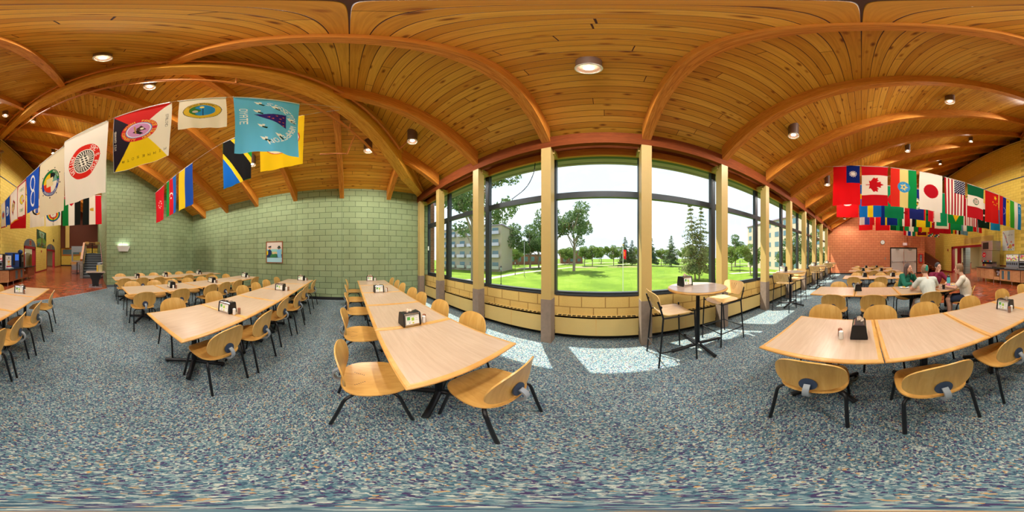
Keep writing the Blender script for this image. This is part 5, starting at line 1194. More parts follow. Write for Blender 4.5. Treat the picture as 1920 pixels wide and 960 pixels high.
# rooms behind the openings
struct(MB().box(8.8, 16, -14.2, -14.0, 0, 3).build('wall_inner_back', 'kitchen')); struct(MB().box(8.6, 8.8, -24.5, -8.05, 0, 3).build('wall_inner_side', 'kitchen'))
struct(MB().box(15.9, 16.1, -25, -7.9, 0, 3).build('wall_outer_right', 'kitchen')); struct(MB().box(4.9, 16.1, -25, -24.6, 0, 3).build('wall_outer_back', 'kitchen'))
struct(MB().box(5.25, 16, -24.8, -8.05, 2.95, 3.0).build('ceiling_back', 'white'))
struct(MB().box(10.9, 11.25, -8.6, -8.1, 0, 2.95).build('column_inner', 'greyblock')); struct(MB().box(5.25, 8.6, -15.3, -15.1, 0, 3).build('wall_inner_middle', 'kitchen'))
for i, (x, y, lab) in enumerate([(10.0, -9.6, 'lit ceiling panel inside the red framed opening'), (7.0, -12.6, 'lit ceiling panel inside the first arched doorway'), (7.0, -18.5, 'lit ceiling panel inside the far arched doorway'), (13.4, -9.4, 'lit ceiling panel inside the red framed opening near the terracotta wall')]):
    r = thing('light_panel', lab, 'ceiling light', (x, y, 2.90), 0, 'kitchen light panels'); MB().box(-.62, .62, -.32, .32, 0, .045).build('frame', 'white', r); MB().box(-.58, .58, -.28, .28, -.006, 0).build('diffuser', 'panel_light', r)
    L = bpy.data.lights.new('panel', 'AREA'); L.energy = 110; L.shape = 'RECTANGLE'; L.size = 1.1; L.size_y = .5; o = bpy.data.objects.new('panel', L); C.objects.link(o); o.parent = r; o.location = (0, 0, -.02)
for x, y, w, d, lab, top in [(11.6, -12.6, 1.5, .35, 'dark wood serving counter seen through the red framed opening', 'counter'), (12.2, -9.2, .3, .3, 'small cabinet behind the glass door', 'counter'), (7.9, -12.3, .35, .9, 'steel serving line in the first arched doorway', 'steel'), (6.2, -18.2, .3, 1.0, 'steel serving line in the far arched doorway', 'steel')]:
    r = thing('serving_counter', lab, 'counter', (x, y, 0), 0, 'serving counters in the kitchen'); MB().box(-w, w, -d, d, 0, .86).build('body', 'cabdark' if top == 'counter' else 'steel', r); MB().box(-w-.03, w+.03, -d-.03, d+.03, .86, .9).build('top', top, r)
    MB().box(-w*.8, w*.8, -d*.6, -d*.5, 1.15, 1.45).build('sneeze_guard', 'glass', r); m = MB()
    for s_ in (-1, 1): m.tube([(s_*w*.8, -d*.5, .9), (s_*w*.8, -d*.5, 1.45)], .012, 6)
    each(m, 'guard_post', 'chrome', r)
for i, (x, y, z, lab) in enumerate([(8.3, -12.7, 1.7, 'dark shelf unit inside the first arched doorway'), (8.3, -19.0, 1.6, 'dark shelf unit inside the far arched doorway')]):
    r = thing('wall_shelf', lab, 'shelf', (x, y, z), 0, 'kitchen shelves'); MB().box(-.2, .29, -.9, .9, -.02, .02).box(-.2, .29, -.9, .9, .38, .42).build('board', 'blackplastic', r)
    m = MB(); rr = random.Random(i); [m.box(-.15, .1, -.8+.3*k, -.6+.3*k, .02, .02+rr.uniform(.12, .3)) for k in range(6)]; each(m, 'storage_box', 'grey', r)
r = thing('oven', 'tall steel oven inside the first arched doorway', 'oven', (6.6, -14.4, 0)); MB().box(-.5, .5, -.5, .5, .1, 1.8, .02).build('body', 'steel', r); MB().box(-.4, .4, .5, .53, .3, .95).box(-.4, .4, .5, .53, 1.05, 1.65).build('door', 'blackplastic', r); MB().box(-.45, .45, -.45, .45, 0, .1).build('base', 'blackplastic', r)

# stair up from the passage, landing, parapet
m = MB(); n = 10
for k in range(n):
    m.cur = 0; m.box(-.64, .68, -10.8-.3*k, -13.85, .17*k, .17*(k+1)); m.cur = 1; m.box(-.64, .68, -10.77-.3*k, -10.85-.3*k, .17*(k+1)-.03, .17*(k+1)+.004)  # paler edge strips paint in the light and shade lines of the steps
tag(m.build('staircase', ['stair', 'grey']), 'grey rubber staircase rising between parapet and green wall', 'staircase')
struct(MB().box(-.64, .68, -24.3, -13.85, 1.5, 1.7).box(.68, .72, -24.3, -13.85, 0, 1.7).build('floor_upper', 'stair'))
r = thing('stair_parapet', 'grey and wood capped parapet wall beside the grey stairs', 'parapet', (.8, -10.75, 0))
vs = [(-.1, 0, 0), (.1, 0, 0), (.1, 0, 1.2), (-.1, 0, 1.2), (-.1, -3.3, 0), (.1, -3.3, 0), (.1, -3.3, 2.55), (-.1, -3.3, 2.55)]
MB().add(vs, [(0, 1, 2, 3), (5, 4, 7, 6), (1, 5, 6, 2), (4, 0, 3, 7), (3, 2, 6, 7)]).box(-.1, .1, -6, -3.3, 0, 2.55).build('wall', M.setdefault('greywall', blocks('grey_parapet_blocks', 'xz', rgb(150, 148, 142), rgb(160, 156, 150), rgb(120, 118, 112))), r)
MB().tube([(0, .02, 1.22), (0, -3.3, 2.6), (0, -6, 2.6)], .11, 4).build('cap', 'trimwood', r); MB().tube([(-.16, -.1, 1.0), (-.16, -3.2, 2.35)], .02, 8).build('handrail', 'edge', r, True)
tag(MB().tube([(-.58, -10.7, .95), (-.58, -13.8, 2.65)], .02, 8).tube([(-.58, -10.7, 0), (-.58, -10.7, .97)], .015, 8).build('handrail', 'maroon'), 'thin red handrail on the green wall side of the stairs', 'handrail')
place(PBT, (.1, -15.2, 1.7), .4, 'round bar table standing up on the stair landing', 'round bar tables')
place(PBC, (.45, -14.7, 1.7), 2.6, 'bar chair up on the stair landing, in front of its table', 'bar chairs'); place(PBC, (-.25, -14.8, 1.7), 3.6, 'bar chair up on the stair landing, beside the green wall', 'bar chairs')
place(PBT, (1.35, -13.6, 0), 0, 'bar table on the tiles beside the stair parapet', 'round bar tables'); place(PBC, (1.55, -13.0, 0), PI, 'bar chair on the tiles, in front of the parapet bar table', 'bar chairs'); place(PBC, (1.0, -14.2, 0), 0, 'bar chair on the tiles, behind the parapet bar table', 'bar chairs')
r = thing('kiosk_screen', 'grey partition with window behind the parapet bar table', 'partition', (1.6, -17.5, 0)); MB().box(-.75, .75, -.1, .1, 0, 1.0).box(-.75, -.6, -.1, .1, 1, 2.55).box(.6, .75, -.1, .1, 1, 2.55).box(-.6, .6, -.1, .1, 1.9, 2.55).build('panel', 'grey', r); MB().box(-.6, .6, -.02, .02, 1, 1.9).build('pane', 'glass', r)
r = thing('window_30', None, None, (0, -24.6, 0)); r['kind'] = 'structure'; MB().box(2.0, 4.8, 0, .06, 1.55, 1.75).box(2.0, 4.8, 0, .06, 2.5, 2.62).box(2.0, 2.15, 0, .06, 1.75, 2.5).box(4.65, 4.8, 0, .06, 1.75, 2.5).build('window_frame', 'trimwood', r); MB().box(2.15, 4.65, .01, .03, 1.75, 2.5).build('window_pane', 'winblue', r)
struct(MB().box(3.6, 4.2, -24.5, -24.2, 2.75, 7.5).build('column_far', 'yellow'))
# stair behind the terracotta wall
m = MB()
for k in range(14): m.box(13.62, 15.2, -6.9+.3*k, -6.6+.3*k, .18*k, .18*(k+1))
tag(m.build('staircase', 'header'), 'dark staircase rising behind the terracotta wall', 'staircase')
r = thing('stair_railing', 'sloping wooden handrail of the stair behind the terracotta wall', 'railing', (13.58, -7.1, 0)); MB().tube([(0, 0, 1.0), (0, 4.4, 3.65)], .05, 8).build('handrail', 'trimwood', r, True)
MB().add([(-.02, 0, .1), (-.02, 4.4, 2.7), (-.02, 4.4, 3.55), (-.02, 0, .92), (.02, 0, .1), (.02, 4.4, 2.7), (.02, 4.4, 3.55), (.02, 0, .92)], [(0, 1, 2, 3), (7, 6, 5, 4), (0, 4, 5, 1), (3, 2, 6, 7), (0, 3, 7, 4), (1, 5, 6, 2)]).build('side_panel', 'darkwood', r)
# waste stand by the green wall end
r = thing('tray_stand', 'black hourglass-based stand with laminate top at the end of the green wall', 'table', (-.12, -7.75+.0, 0)); r.location = (-.1, -8.0, 0)
MB().box(-.46, .46, -.36, .36, .70, .74, .008).build('top', 'lamgrey', r)
pr = [(-.42, .70), (.42, .70), (.26, .55), (.17, .3), (.15, .06), (-.15, .06), (-.17, .3), (-.26, .55)]; m = MB().prism(pr, -.25, .25, Matrix(((1, 0, 0, 0), (0, 0, -1, 0), (0, 1, 0, 0), (0, 0, 0, 1)))); m.build('base', 'blackplastic', r)
for s_ in (-1, 1): MB().box(-.32, .32, s_*.28-.025, s_*.28+.025, 0, .04).box(-.03, .03, s_*.28-.03, s_*.2, .03, .09).build('foot', 'steel', r)
r = thing('waste_bucket', 'cream bucket with yellow side on the black stand', 'bucket', (-.33, -7.98, .741)); MB().lathe([(.11, 0), (.14, .30), (.15, .31), (.15, .33), (.13, .33), (.105, .02), (.0001, .02)], 20).build('bucket_body', M.setdefault('cream', plain('cream_plastic', rgb(226, 222, 170), .5)), r, True); MB().box(.12, .17, -.08, .08, 0, .3).build('side_label', M.setdefault('ylw', plain('yellow_plastic', rgb(240, 200, 20), .5)), r)
m = MB(); rr = random.Random(2); [m.ball((rr.uniform(-.08, .08), rr.uniform(-.06, .06), .34+rr.uniform(0, .1)), (.07, .06, .03), 8, 6) for k in range(6)]; each(m, 'rubbish', 'grey', r, True)

# ------------------------------------------------------------------ people at the second right-hand row
def person(label, loc, rz, lean, arms, head, tilt, shirt, sleeves, pants, plen, shoes, hair, hairkind, knees=((-.13, .40, .50), (.13, .40, .50)), ank=((-.13, .36, .08), (.13, .36, .08))):
    r = thing('person', label, 'person', (*loc, 0), rz)
    pel = Vector((0, -.02, .54)); ch = Vector((0, -.02+lean*.75, .86)); nk = Vector((0, lean, 1.03)); hd = Vector(head)
    sh = [Vector((s_*.165, lean*.93, .985)) for s_ in (-1, 1)]
    b = MB(); b.ball(pel, (.165, .125, .10), 16, 10); b.limb(pel+Vector((0, 0, .05)), ch, .125, .13, 14); b.ball(ch, (.165, .11, .15), 16, 10); b.limb(ch+Vector((0, .0, .06)), nk, .10, .055, 12); b.limb(nk, hd-Vector((0, .01, .05)), .052, .05, 12)
    b.limb(sh[0], sh[1], .06, .06, 12)
    b.ball(hd, (.073, .092, .112), 16, 12); b.ball(hd+Vector((0, .045, -.06)), (.052, .045, .052), 12, 8)
    f = Vector((0, .09, 0)); b.limb(hd+Vector((0, .088, .01)), hd+Vector((0, .108, -.025)), .009, .014, 8); b.limb(hd+Vector((-.02, .088, -.058)), hd+Vector((.02, .088, -.058)), .008, .008, 6); b.limb(hd+Vector((-.045, .078, .028)), hd+Vector((.045, .078, .028)), .010, .010, 6)
    for s_ in (-1, 1): b.ball(hd+Vector((s_*.076, -.005, -.01)), (.010, .018, .030), 8, 8)
    arms_ = []
    for s_, (el, wr, fd) in zip((0, 1), arms):
        el, wr, fd = Vector(el), Vector(wr), Vector(fd).normalized(); S0 = sh[s_]; arms_.append((S0, el, wr))
        b.limb(S0, el, .052, .040, 12); b.limb(el, wr, .040, .027, 12)
        side = fd.cross(Vector((0, 0, 1))).normalized(); upv = side.cross(fd); pm = wr+fd*.07
        for q in (-.026, -.009, .009, .026): b.limb(wr+side*q*.6, pm+side*q, .016, .014, 8)
        for q, L in ((-.030, .055), (-.010, .07), (.010, .075), (.030, .062)):
            k0 = pm+side*q; k1 = k0+fd*L*.55-upv*.006; k2 = k1+fd*L*.4-upv*.022; b.limb(k0, k1, .0095, .0088, 6); b.limb(k1, k2, .0088, .0075, 6)
        ts = side*(.03 if s_ == 0 else -.03); b.limb(wr+ts*.7+fd*.02, wr+ts*1.6+fd*.055-upv*.012, .012, .010, 6); b.limb(wr+ts*1.6+fd*.055-upv*.012, wr+ts*1.5+fd*.09-upv*.02, .010, .008, 6)
    kn = [Vector(k) for k in knees]; an = [Vector(a) for a in ank]; hp = [Vector((-.09, .0, .53)), Vector((.09, .0, .53))]
    for k in (0, 1):
        b.limb(hp[k], kn[k], .082, .056, 12); mid = kn[k].lerp(an[k], .35)+Vector((0, -.015, 0)); b.limb(kn[k], mid, .054, .052, 12); b.limb(mid, an[k], .052, .036, 12); b.limb(an[k]+Vector((0, -.02, -.035)), an[k]+Vector((0, .15, -.048)), .036, .026, 10)
    o = b.build('body', 'skin', r, True); rm = o.modifiers.new('fuse', 'REMESH'); rm.mode = 'VOXEL'; rm.voxel_size = .0065; rm.use_smooth_shade = True; sm = o.modifiers.new('soften', 'SMOOTH'); sm.iterations = 3
    def cloth(name, mb, mat, vx=.010):
        o = mb.build(name, mat, r, True); rm = o.modifiers.new('fuse', 'REMESH'); rm.mode = 'VOXEL'; rm.voxel_size = vx; rm.use_smooth_shade = True; sm = o.modifiers.new('soften', 'SMOOTH'); sm.iterations = 4; return o
    m = MB(); m.ball(pel+Vector((0, 0, .03)), (.18, .14, .09), 16, 10); m.limb(pel+Vector((0, 0, .07)), ch, .142, .148, 14); m.ball(ch, (.182, .13, .165), 16, 10); m.limb(sh[0], sh[1], .075, .075, 12); m.limb(ch, nk-Vector((0, 0, .02)), .12, .068, 12)
    for S0, el, wr in arms_:
        if sleeves == 'long': m.limb(S0, el, .068, .056, 12); m.limb(el, el.lerp(wr, .93), .055, .040, 12)
        else: m.limb(S0, S0.lerp(el, .62), .068, .062, 12)
    cloth('shirt', m, shirt)
    m = MB(); m.ball(pel+Vector((0, .0, -.01)), (.178, .14, .09), 16, 10)
    for k in (0, 1):
        if plen == 'short': m.limb(hp[k], hp[k].lerp(kn[k], .72), .098, .084, 12)
        else: m.limb(hp[k], kn[k], .096, .070, 12); m.limb(kn[k], an[k]+Vector((0, 0, .05)), .068, .052, 12)
    cloth('trousers' if plen == 'long' else 'shorts', m, pants)
    for k in (0, 1):
        m = MB(); m.limb(an[k]+Vector((0, -.03, -.035)), an[k]+Vector((0, .16, -.046)), .043, .033, 10); m.limb(an[k]+Vector((0, -.01, -.02)), an[k]+Vector((0, 0, .04)), .046, .044, 10); cloth('shoe', m, shoes)
    m = MB(); m.ball(hd+Vector((0, -.018, .022)), (.086, .095, .112), 16, 12)
    if hairkind == 'long':
        for s_ in (-1, 1): m.limb(hd+Vector((s_*.06, -.03, .02)), hd+Vector((s_*.085, -.02, -.17)), .045, .038, 10)
        m.limb(hd+Vector((0, -.06, 0)), hd+Vector((0, -.09, -.19)), .07, .055, 12)
    if hairkind == 'up': m.ball(hd+Vector((0, -.09, .05)), (.05, .04, .05), 12, 8)
    cloth('hair', m, hair, .008)
    if hairkind == 'up':
        m = MB(); m.limb(hd+Vector((0, -.135, .09)), hd+Vector((0, -.135, .01)), .024, .020, 10)
        for s_ in (-1, 1):
            for k in range(3): m.limb(hd+Vector((s_*.01, -.14, .07-.025*k)), hd+Vector((s_*.045, -.10, .06-.025*k)), .006, .004, 6)
        m.build('claw_clip', M.setdefault('teal', plain('teal_plastic', rgb(50, 170, 150), .4)), r, True)
    m = MB()
    for s_ in (-1, 1): m.ball(hd+Vector((s_*.029, .084, .008)), (.009, .006, .006), 8, 6)
    each(m, 'eye', 'blackplastic', r, True)
    return r
def hairm(n, c): return M.setdefault(n, plain(n, c, .6, var=.3))
WT = M.setdefault('tee_grey', plain('pale_grey_tee', rgb(206, 214, 208), .9)); WT2 = M.setdefault('tee_white', plain('cream_tee', rgb(224, 216, 202), .9)); GR = M.setdefault('hood_green', plain('green_sweatshirt', rgb(18, 104, 84), .9)); MR = M.setdefault('hood_maroon', plain('maroon_sweatshirt', rgb(122, 22, 62), .9))
NV = M.setdefault('navy', plain('navy_shorts', rgb(32, 42, 66), .9)); WS = M.setdefault('pale_shorts', plain('pale_shorts', rgb(214, 218, 220), .9)); BK = M.setdefault('black_trousers', plain('black_trousers', rgb(34, 40, 42), .9))
person('person in pale grey tee with teal hair clip, back to camera, leaning on table', (3.0, -1.35), -PI/2, .20, [((-.30, .30, .80), (-.16, .50, .79), (.5, .8, 0)), ((.31, .30, .80), (.14, .50, .79), (-.5, .8, 0))], (.0, .31, 1.19), 0, WT, 'short', WS, 'short', 'black', hairm('auburn_hair', rgb(150, 110, 84)), 'up',
       knees=((-.20, .34, .50), (.13, .38, .50)), ank=((-.30, .46, .08), (.15, .36, .08)))
person('person in green sweatshirt with brown hair, hand raised to mouth', (4.14, -1.08), math.radians(128), .10, [((-.24, .28, .80), (-.07, .27, 1.04), (.5, -.1, .8)), ((.26, .26, .80), (.10, .34, .82), (-.4, .7, .1))], (.0, .17, 1.19), 0, GR, 'long', BK, 'long', 'white', hairm('brown_hair', rgb(84, 64, 60)), 'long')
person('person in maroon sweatshirt facing the camera, hand over mouth', (4.16, -2.0), math.radians(98), .12, [((-.27, .30, .80), (-.14, .44, .80), (.8, .4, 0)), ((.25, .27, .80), (.05, .26, 1.05), (-.4, -.05, .8))], (.0, .18, 1.20), 0, MR, 'long', BK, 'long', 'white', hairm('dark_hair', rgb(46, 40, 46)), 'short')
person('person in cream tee and navy shorts seated at the table end, looking along it', (3.02, -2.25), -PI/2+.9, .08, [((-.27, .22, .80), (-.10, .46, .80), (.5, .8, 0)), ((.27, .14, .74), (.18, .38, .62), (-.2, .9, -.3))], (.0, .16, 1.20), 0, WT2, 'short', NV, 'short', 'white', hairm('sandy_hair', rgb(134, 100, 70)), 'short')
# things on their table
r = thing('water_bottle', 'tall bottle fading from teal to pink with black cap', 'bottle', (3.26, -1.93, tz)); r.scale = (1.15, 1.15, 1.15); MB().lathe([(.035, 0), (.037, .01), (.037, .11)], 20).build('lower_body', M.setdefault('pink', plain('pink_enamel', rgb(226, 150, 200), .4)), r, True); MB().lathe([(.037, .11), (.037, .20), (.028, .225), (.028, .235)], 20).build('upper_body', M.setdefault('tealb', plain('teal_enamel', rgb(90, 196, 208), .4)), r, True)
MB().lathe([(.030, .232), (.030, .255), (.02, .265), (.0001, .266)], 16).tube([(.0, 0, .25), (.03, 0, .29), (-.01, 0, .30)], .008, 6).build('cap', 'blackplastic', r, True)
r = thing('takeaway_cup', 'black takeaway cup beside the teal and pink bottle', 'cup', (3.24, -1.79, tz)); MB().lathe([(.028, 0), (.036, .10)], 16).build('cup_body', 'blackplastic', r, True); MB().lathe([(.038, .10), (.038, .108), (.0001, .112)], 16).build('lid', 'cabdark', r, True)
r = thing('phone', 'dark phone lying flat by the teal and pink bottle', 'phone', (3.20, -2.02, tz), .3); MB().box(-.036, .036, -.075, .075, 0, .009, .003).build('phone_case', 'blackplastic', r); MB().box(-.032, .032, -.068, .068, .009, .0095).build('screen', 'counter', r)
for lab, x, y in (('white plate with egg and food before the person in green', 3.72, -1.0), ('white plate of food before the person in maroon', 3.70, -1.75), ('white plate with toast before the person in the cream tee', 3.55, -2.25)):
    r = thing('plate', lab, 'plate', (x, y, tz), 0, 'plates on the occupied table'); MB().lathe([(.07, 0), (.12, .012), (.125, .015), (.12, .017), (.07, .006), (.0001, .005)], 28).build('dish', 'white', r, True)
    m = MB(); rr = random.Random(int(-y*100)); [m.ball((rr.uniform(-.05, .05), rr.uniform(-.05, .05), .018), (.028, .022, .014), 8, 6) for k in range(5)]; m.build('food', M.setdefault('egg', plain('yellow_food', rgb(226, 176, 60), .6, var=.4)), r, True)
r = thing('tumbler', 'pale green tumbler behind the person in pale grey', 'cup', (3.55, -1.55, tz)); MB().lathe([(.03, 0), (.038, .13)], 18).build('cup_body', M.setdefault('mint', plain('mint_plastic', rgb(170, 190, 150), .4)), r, True); MB().lathe([(.04, .13), (.04, .14), (.0001, .142)], 18).build('lid', 'white', r, True)

# ------------------------------------------------------------------ outside the windows
GZ = -3.1
def pol(az, d, z=GZ): a = math.radians(az); return Vector((d*math.sin(a), d*math.cos(a), z))
struct(MB().prism([(-160, 2.95), (230, 2.95), (230, 260), (-160, 260)], GZ-.3, GZ).build('ground', 'lawn'), 'bright green lawn outside')
struct(MB().box(-8, 17, 2.9, 2.96, GZ, 0).build('wall_outer', 'brick'))
def strip(name, pts, w, mat, dz, lab):
    m = MB(); P = [pol(a, d) for a, d in pts]; vs = []
    for i, p_ in enumerate(P):
        d = (P[min(i+1, len(P)-1)]-P[max(i-1, 0)]).normalized(); n_ = Vector((-d.y, d.x, 0))*w/2; vs += [p_+n_, p_-n_]
    vs = [v+Vector((0, 0, .02)) for v in vs]+[v+Vector((0, 0, dz+.02)) for v in vs]; n = len(P); N = 2*n
    fs = [(2*i, 2*i+1, 2*i+3, 2*i+2)[::-1] for i in range(n-1)]+[(N+2*i, N+2*i+1, N+2*i+3, N+2*i+2) for i in range(n-1)]+[(2*i, 2*i+2, N+2*i+2, N+2*i) for i in range(n-1)]+[(2*i+1, N+2*i+1, N+2*i+3, 2*i+3) for i in range(n-1)]
    return struct(m.add(vs, fs).build(name, mat), lab)
strip('path', [(-60, 30), (-43, 31.7), (-30, 43.8), (-18.6, 56), (-12, 66), (-3, 76), (6, 86), (9, 100)], 2.0, 'path', .02, 'pale concrete footpath across the lawn')
strip('path_far', [(-30, 58), (-22, 72), (-16, 92), (0, 112), (16, 118), (40, 100), (60, 90)], 4.5, 'path', .03, 'pale road beyond the lawn')
strip('path_middle', [(8, 84), (17, 77), (37, 77), (50, 70)], 2.0, 'path', .04, 'footpath beyond the conifers')
strip('path_right', [(44, 42), (52, 46), (60, 44), (70, 40)], 2.2, 'path', .03, None)
for a, d, w, l in ((6.6, 68, 7, 2.6), (-7, 64, 5, 2.0)): 
    c = pol(a, d); struct(MB().prism([(c.x+w*math.cos(k*PI/12), c.y+l*math.sin(k*PI/12)) for k in range(24)], GZ, GZ+.05).build('ground', 'mulch'))
def leaves(blobs, n, size, seed, droop=0):
    r_ = np.random.RandomState(seed); w = np.array([b[3]**2 for b in blobs]); w = w/w.sum(); ix = r_.choice(len(blobs), n, p=w)
    B = np.array(blobs)[ix]; d = r_.normal(size=(n, 3)); d /= np.linalg.norm(d, axis=1)[:, None]; rad = r_.uniform(.45, 1, n)**.5
    c = B[:, :3]+d*rad[:, None]*B[:, 3:4]*np.array([1, 1, .8]); u = r_.normal(size=(n, 3)); u /= np.linalg.norm(u, axis=1)[:, None]; v = np.cross(u, r_.normal(size=(n, 3))); v /= np.linalg.norm(v, axis=1)[:, None]
    s = size*r_.uniform(.6, 1.3, n)[:, None]; P = np.stack([c-u*s, c+v*s*.6, c+u*s, c-v*s*.6], 1).reshape(-1, 3); me = bpy.data.meshes.new('foliage')
    me.vertices.add(4*n); me.vertices.foreach_set('co', P.ravel()); me.loops.add(4*n); me.loops.foreach_set('vertex_index', np.arange(4*n)); me.polygons.add(n); me.polygons.foreach_set('loop_start', np.arange(0, 4*n, 4)); me.update(calc_edges=True); return me
def tree_proto(h, spread, kind, seed, n, size, mat):
    rr = random.Random(seed); m = MB(); blobs = []
    if kind == 'cone':
        m.tube([(0, 0, 0), (0, 0, h*.98)], [.17, .03], 8)
        L = 17
        for i in range(L):
            z = h*(.14+.84*i/L); R = spread*(1-i/L)**.75*(rr.uniform(.8, 1.15)); k_ = 7
            for k in range(k_):
                a = rr.uniform(0, 2*PI); m.tube([(0, 0, z), (R*.9*math.cos(a), R*.9*math.sin(a), z-R*.22)], [.03, .01], 4)
                for q in (.35, .65, .95): blobs.append((R*q*math.cos(a), R*q*math.sin(a), z-R*.25*q, max(.22, R*.24)))
    else:
        tr = h*(.28 if kind == 'tall' else .18); m.tube([(0, 0, 0), (.02*h, 0, tr), (.0, .02*h, h*.8)], [h*.022, h*.018, h*.004], 8, 1)
        for i in range(15 if kind == 'tall' else 11):
            a, z0 = rr.uniform(0, 2*PI), tr+rr.uniform(0, h*.4); R = spread*rr.uniform(.45, .95); z1 = min(h*.93, z0+rr.uniform(.12, .42)*h)
            if kind == 'round': z1 = h*rr.uniform(.42, .86)
            m.tube([(0, 0, z0), (R*.5*math.cos(a), R*.5*math.sin(a), z0+(z1-z0)*.6), (R*math.cos(a), R*math.sin(a), z1)], [h*.009, h*.006, .01], 5)
            blobs.append((R*math.cos(a), R*math.sin(a), z1, spread*rr.uniform(.26, .42))); blobs.append((R*.6*math.cos(a), R*.6*math.sin(a), z0+(z1-z0)*.8, spread*.25))
        blobs.append((0, 0, h*.88, spread*.35))
    t = thing('tree', '', 'tree'); m.build('trunk', 'bark', t, True); f = bpy.data.objects.new('foliage', leaves(blobs, n, size, seed)); f.data.materials.append(M[mat]); C.objects.link(f); f.parent = t; return t
TP = {'cotton': tree_proto(19.8, 6.5, 'tall', 3, 5200, .30, 'leaf1'), 'round': tree_proto(10, 4.6, 'round', 5, 4200, .26, 'leaf2'), 'green': tree_proto(17, 6.5, 'round', 8, 5200, .34, 'leaf1'), 'spruce': tree_proto(13, 3.0, 'cone', 11, 6500, .20, 'needle'), 'larch': tree_proto(15.3, 2.7, 'cone', 13, 4400, .17, 'larch')}
tu = set()
def tree(kind, az, d, sc, label, rz=0, lean=0):
    p_ = pol(az, d)
    if kind in tu: t = dup(TP[kind], p_, rz, label, 'trees outside the windows')
    else: tu.add(kind); t = TP[kind]; t.location = p_; t['label'] = label; t['group'] = 'trees outside the windows'
    t.rotation_euler = (0, lean, rz); t.scale = (sc, sc, sc); return t
tree('cotton', -11.1, 50, 1.0, 'tall airy cottonwood standing alone on the lawn, middle window', 1.0)
tree('cotton', -46.5, 30, 1.05, 'tall leaning tree close to the windows before the apartment block', 2.4, -.12)
tree('cotton', -18.5, 54, .98, 'tall airy tree half behind a column, next to the cottonwood', 4.0)
tree('larch', 31.6, 31, 1.0, 'leaning thin conifer, leaning more of the pair on the lawn', .3, -.10)
tree('larch', 33.0, 31, .97, 'thin conifer, straighter of the pair on the lawn', 2.0, -.03)
tree('spruce', 6.9, 82, 1.15, 'tall dark spruce beyond the flagpole, taller of its pair', .5)
tree('spruce', 9.4, 80, 1.0, 'tall dark spruce beyond the flagpole, shorter of its pair', 1.5)
tree('spruce', 16.2, 75, 1.05, 'dark spruce half hidden behind a column past the flagpole', 2.5)
tree('spruce', 23.2, 70, 1.08, 'broad dark spruce next to the thin conifer pair', 3.0)
tree('green', -37, 58, 1.12, 'large full green tree beside the apartment block', .4)
tree('green', -26.5, 62, 1.0, 'large green tree past the lamp posts, nearer the lamp posts', 1.4)
tree('green', -23.4, 64, 1.02, 'large green tree past the lamp posts, nearer the cottonwood', 2.4)
tree('green', 45.6, 72, .85, 'large green tree before the grey tower', .2)
tree('round', 44.4, 52, .78, 'small bright tree under the large green tree', .9)
tree('round', 51.0, 40, .76, 'bright bushy tree close by the windows before the tower', 1.3)
for i, (az, d, sc) in enumerate([(-33, 90, .95), (-30.5, 78, .9), (-14.2, 86, .85), (-12.7, 90, .95), (-7.3, 76, .92), (-4.6, 74, .95), (-1.5, 96, 1.0), (2.9, 80, 1.0), (13, 100, 1.0), (19.7, 78, .82), (27, 120, 1.1), (30, 125, 1.2), (36, 110, 1.1)]):
    tree('round', az, d, sc, 'low round orchard tree along the far path, %s counting from the apartment block' % ORD[i+1], i*1.1)
for i in range(16):
    az = -40+6.3*i; tree('green', az, 135+8*math.sin(i*2.1), .62+.12*math.sin(i*1.7), 'distant green tree on the horizon, %s counting from the apartment block' % (ORD[i+1] if i < 13 else ('fourteenth', 'fifteenth', 'sixteenth')[i-13]), i*.9)
tree('green', 66, 32, .55, 'leafy tree before the grey building, first past the bar tables', .3); tree('green', 74, 30, .55, 'leafy tree before the grey building, second past the bar tables', 1.3)
def block(label, az0, d0, az1, d1, dep, z1, wall, cols, rows, zb=GZ, balc=False, name='apartment_building'):
    a, b = pol(az0, d0), pol(az1, d1); L = (b-a).length; ang = math.atan2(b.y-a.y, b.x-a.x); r = thing(name, label, 'building', a, ang)
    MB().box(0, L, 0, dep, 0, z1-zb).build('wall', wall, r); MB().box(-.3, L+.3, -.3, dep+.3, z1-zb, z1-zb+.35).build('roof', 'roofing', r)
    H = (z1-zb)/rows
    for i in range(cols):
        for j in range(rows):
            x0 = L*(i+.5)/cols; z0 = H*j+H*.32
            MB().box(x0-.95, x0+.95, -.05, .05, z0, z0+H*.48).build('window', 'winblue', r); 
            if balc: MB().box(x0-1.5, x0+1.5, -1.1, 0, z0-.35, z0-.2).box(x0-1.5, x0+1.5, -1.1, -1.05, z0-.2, z0+.6).build('balcony', 'steel', r)
    return r
block('beige apartment block with balconies seen beside the brick wing', -58, 60, -36.5, 47, 10, 10.5, 'stucco', 6, 4, balc=True)
block('grey multi-storey building seen past the first bar table', 50, 68, 82, 40, 16, 13.5, 'stucco', 10, 5, name='office_building')
block('low red brick building beyond the lamp posts', -34, 84, -20, 92, 10, 2.2, 'brick', 6, 1, name='brick_building')
block('red brick house behind the cottonwood tree', -15.6, 98, -8, 100, 9, 4.4, 'brick', 3, 2, name='brick_house')
tag(MB().box(-7.8, -5.95, 3.0, 3.42, GZ, 7).build('brick_wing', 'brick_yz'), 'red brick wing wall just outside the window at the green wall', 'building')
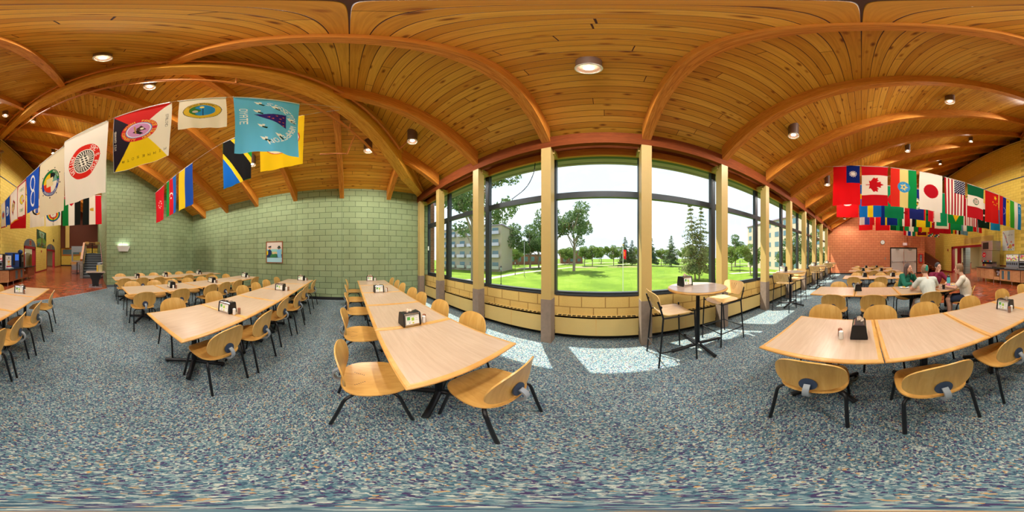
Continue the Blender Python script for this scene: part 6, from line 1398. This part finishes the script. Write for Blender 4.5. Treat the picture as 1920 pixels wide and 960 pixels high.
for lab, az, d, hh in (('black lantern lamp post on the lawn by the curved path, closer one', -36.7, 25, 3.1), ('black lantern lamp post on the lawn, smaller one farther off', -31.7, 40, 3.3), ('black lantern lamp post by the far path before the grey tower', 47.3, 46, 3.4)):
    r = thing('lamp_post', lab, 'street lamp', pol(az, d), 0, 'lamp posts on the lawn'); MB().lathe([(.12, 0), (.1, .3), (.05, .4), (.045, hh-.75), (.07, hh-.7)], 12).build('post', 'black', r, True)
    MB().lathe([(.09, hh-.7), (.16, hh-.25), (.0001, hh-.25)], 8).build('lantern', 'grey', r); MB().lathe([(.20, hh-.25), (.05, hh-.05), (.02, hh)], 8).build('cap', 'black', r)
tag(MB().tube([pol(-28.5, 38), pol(-28.5, 38, 4.6)], [.09, .05], 8).build('utility_pole', 'steel'), 'plain grey pole beside the curved path', 'pole')
r = thing('flagpole', 'white flagpole with gold ball on the lawn', 'flagpole', pol(6.2, 20.4)); MB().tube([(0, 0, 0), (0, 0, 5.9)], [.05, .035], 10).build('pole', 'white', r, True); MB().ball((0, 0, 5.98), .09, 12, 8).build('finial', M.setdefault('gold', plain('gold_ball', rgb(220, 180, 60), .3, .8)), r, True)
def d_rf(p): p.fill('d83850'); p.rect(.3, .6, .2, .7, 'e8a040')
p = Paint(.35, 1.15, 20, 50); d_rf(p); f = thing('flag', 'limp red flag on the white flagpole outside', 'flag', pol(6.2, 20.4)+Vector((.05, 0, 4.5+.9))); panel('cloth', (0, 0, 0), (.34, .05, -.05), 1.15, p, 'flagcloth', f, .06, 3)
r = thing('picnic_bench', 'dark bench on the mulch bed beyond the flagpole', 'bench', pol(5, 66)); MB().box(-.9, .9, -.25, .25, .42, .48).build('seat', 'black', r); MB().box(-.9, .9, .22, .28, .5, .95).build('backrest', 'black', r)
for s_ in (-1, 1): MB().box(s_*.75-.04, s_*.75+.04, -.22, .25, 0, .42).build('leg', 'black', r)
tag(MB().tube([(-1.25, WY-.0, 3.42), (-1.27, WY-.01, 3.15), (-1.42, WY-.01, 2.85), (-1.75, WY, 2.68)], .008, 6, 2).build('hanging_cable', 'blackplastic'), 'thin black cable hanging across the upper window pane', 'cable')

# prototypes that were placed by copying keep their first spot; remove any left unplaced
for o in list(bpy.data.objects):
    if o.parent is None and o.get('label') == '': 
        for c_ in list(o.children_recursive): bpy.data.objects.remove(c_)
        bpy.data.objects.remove(o)
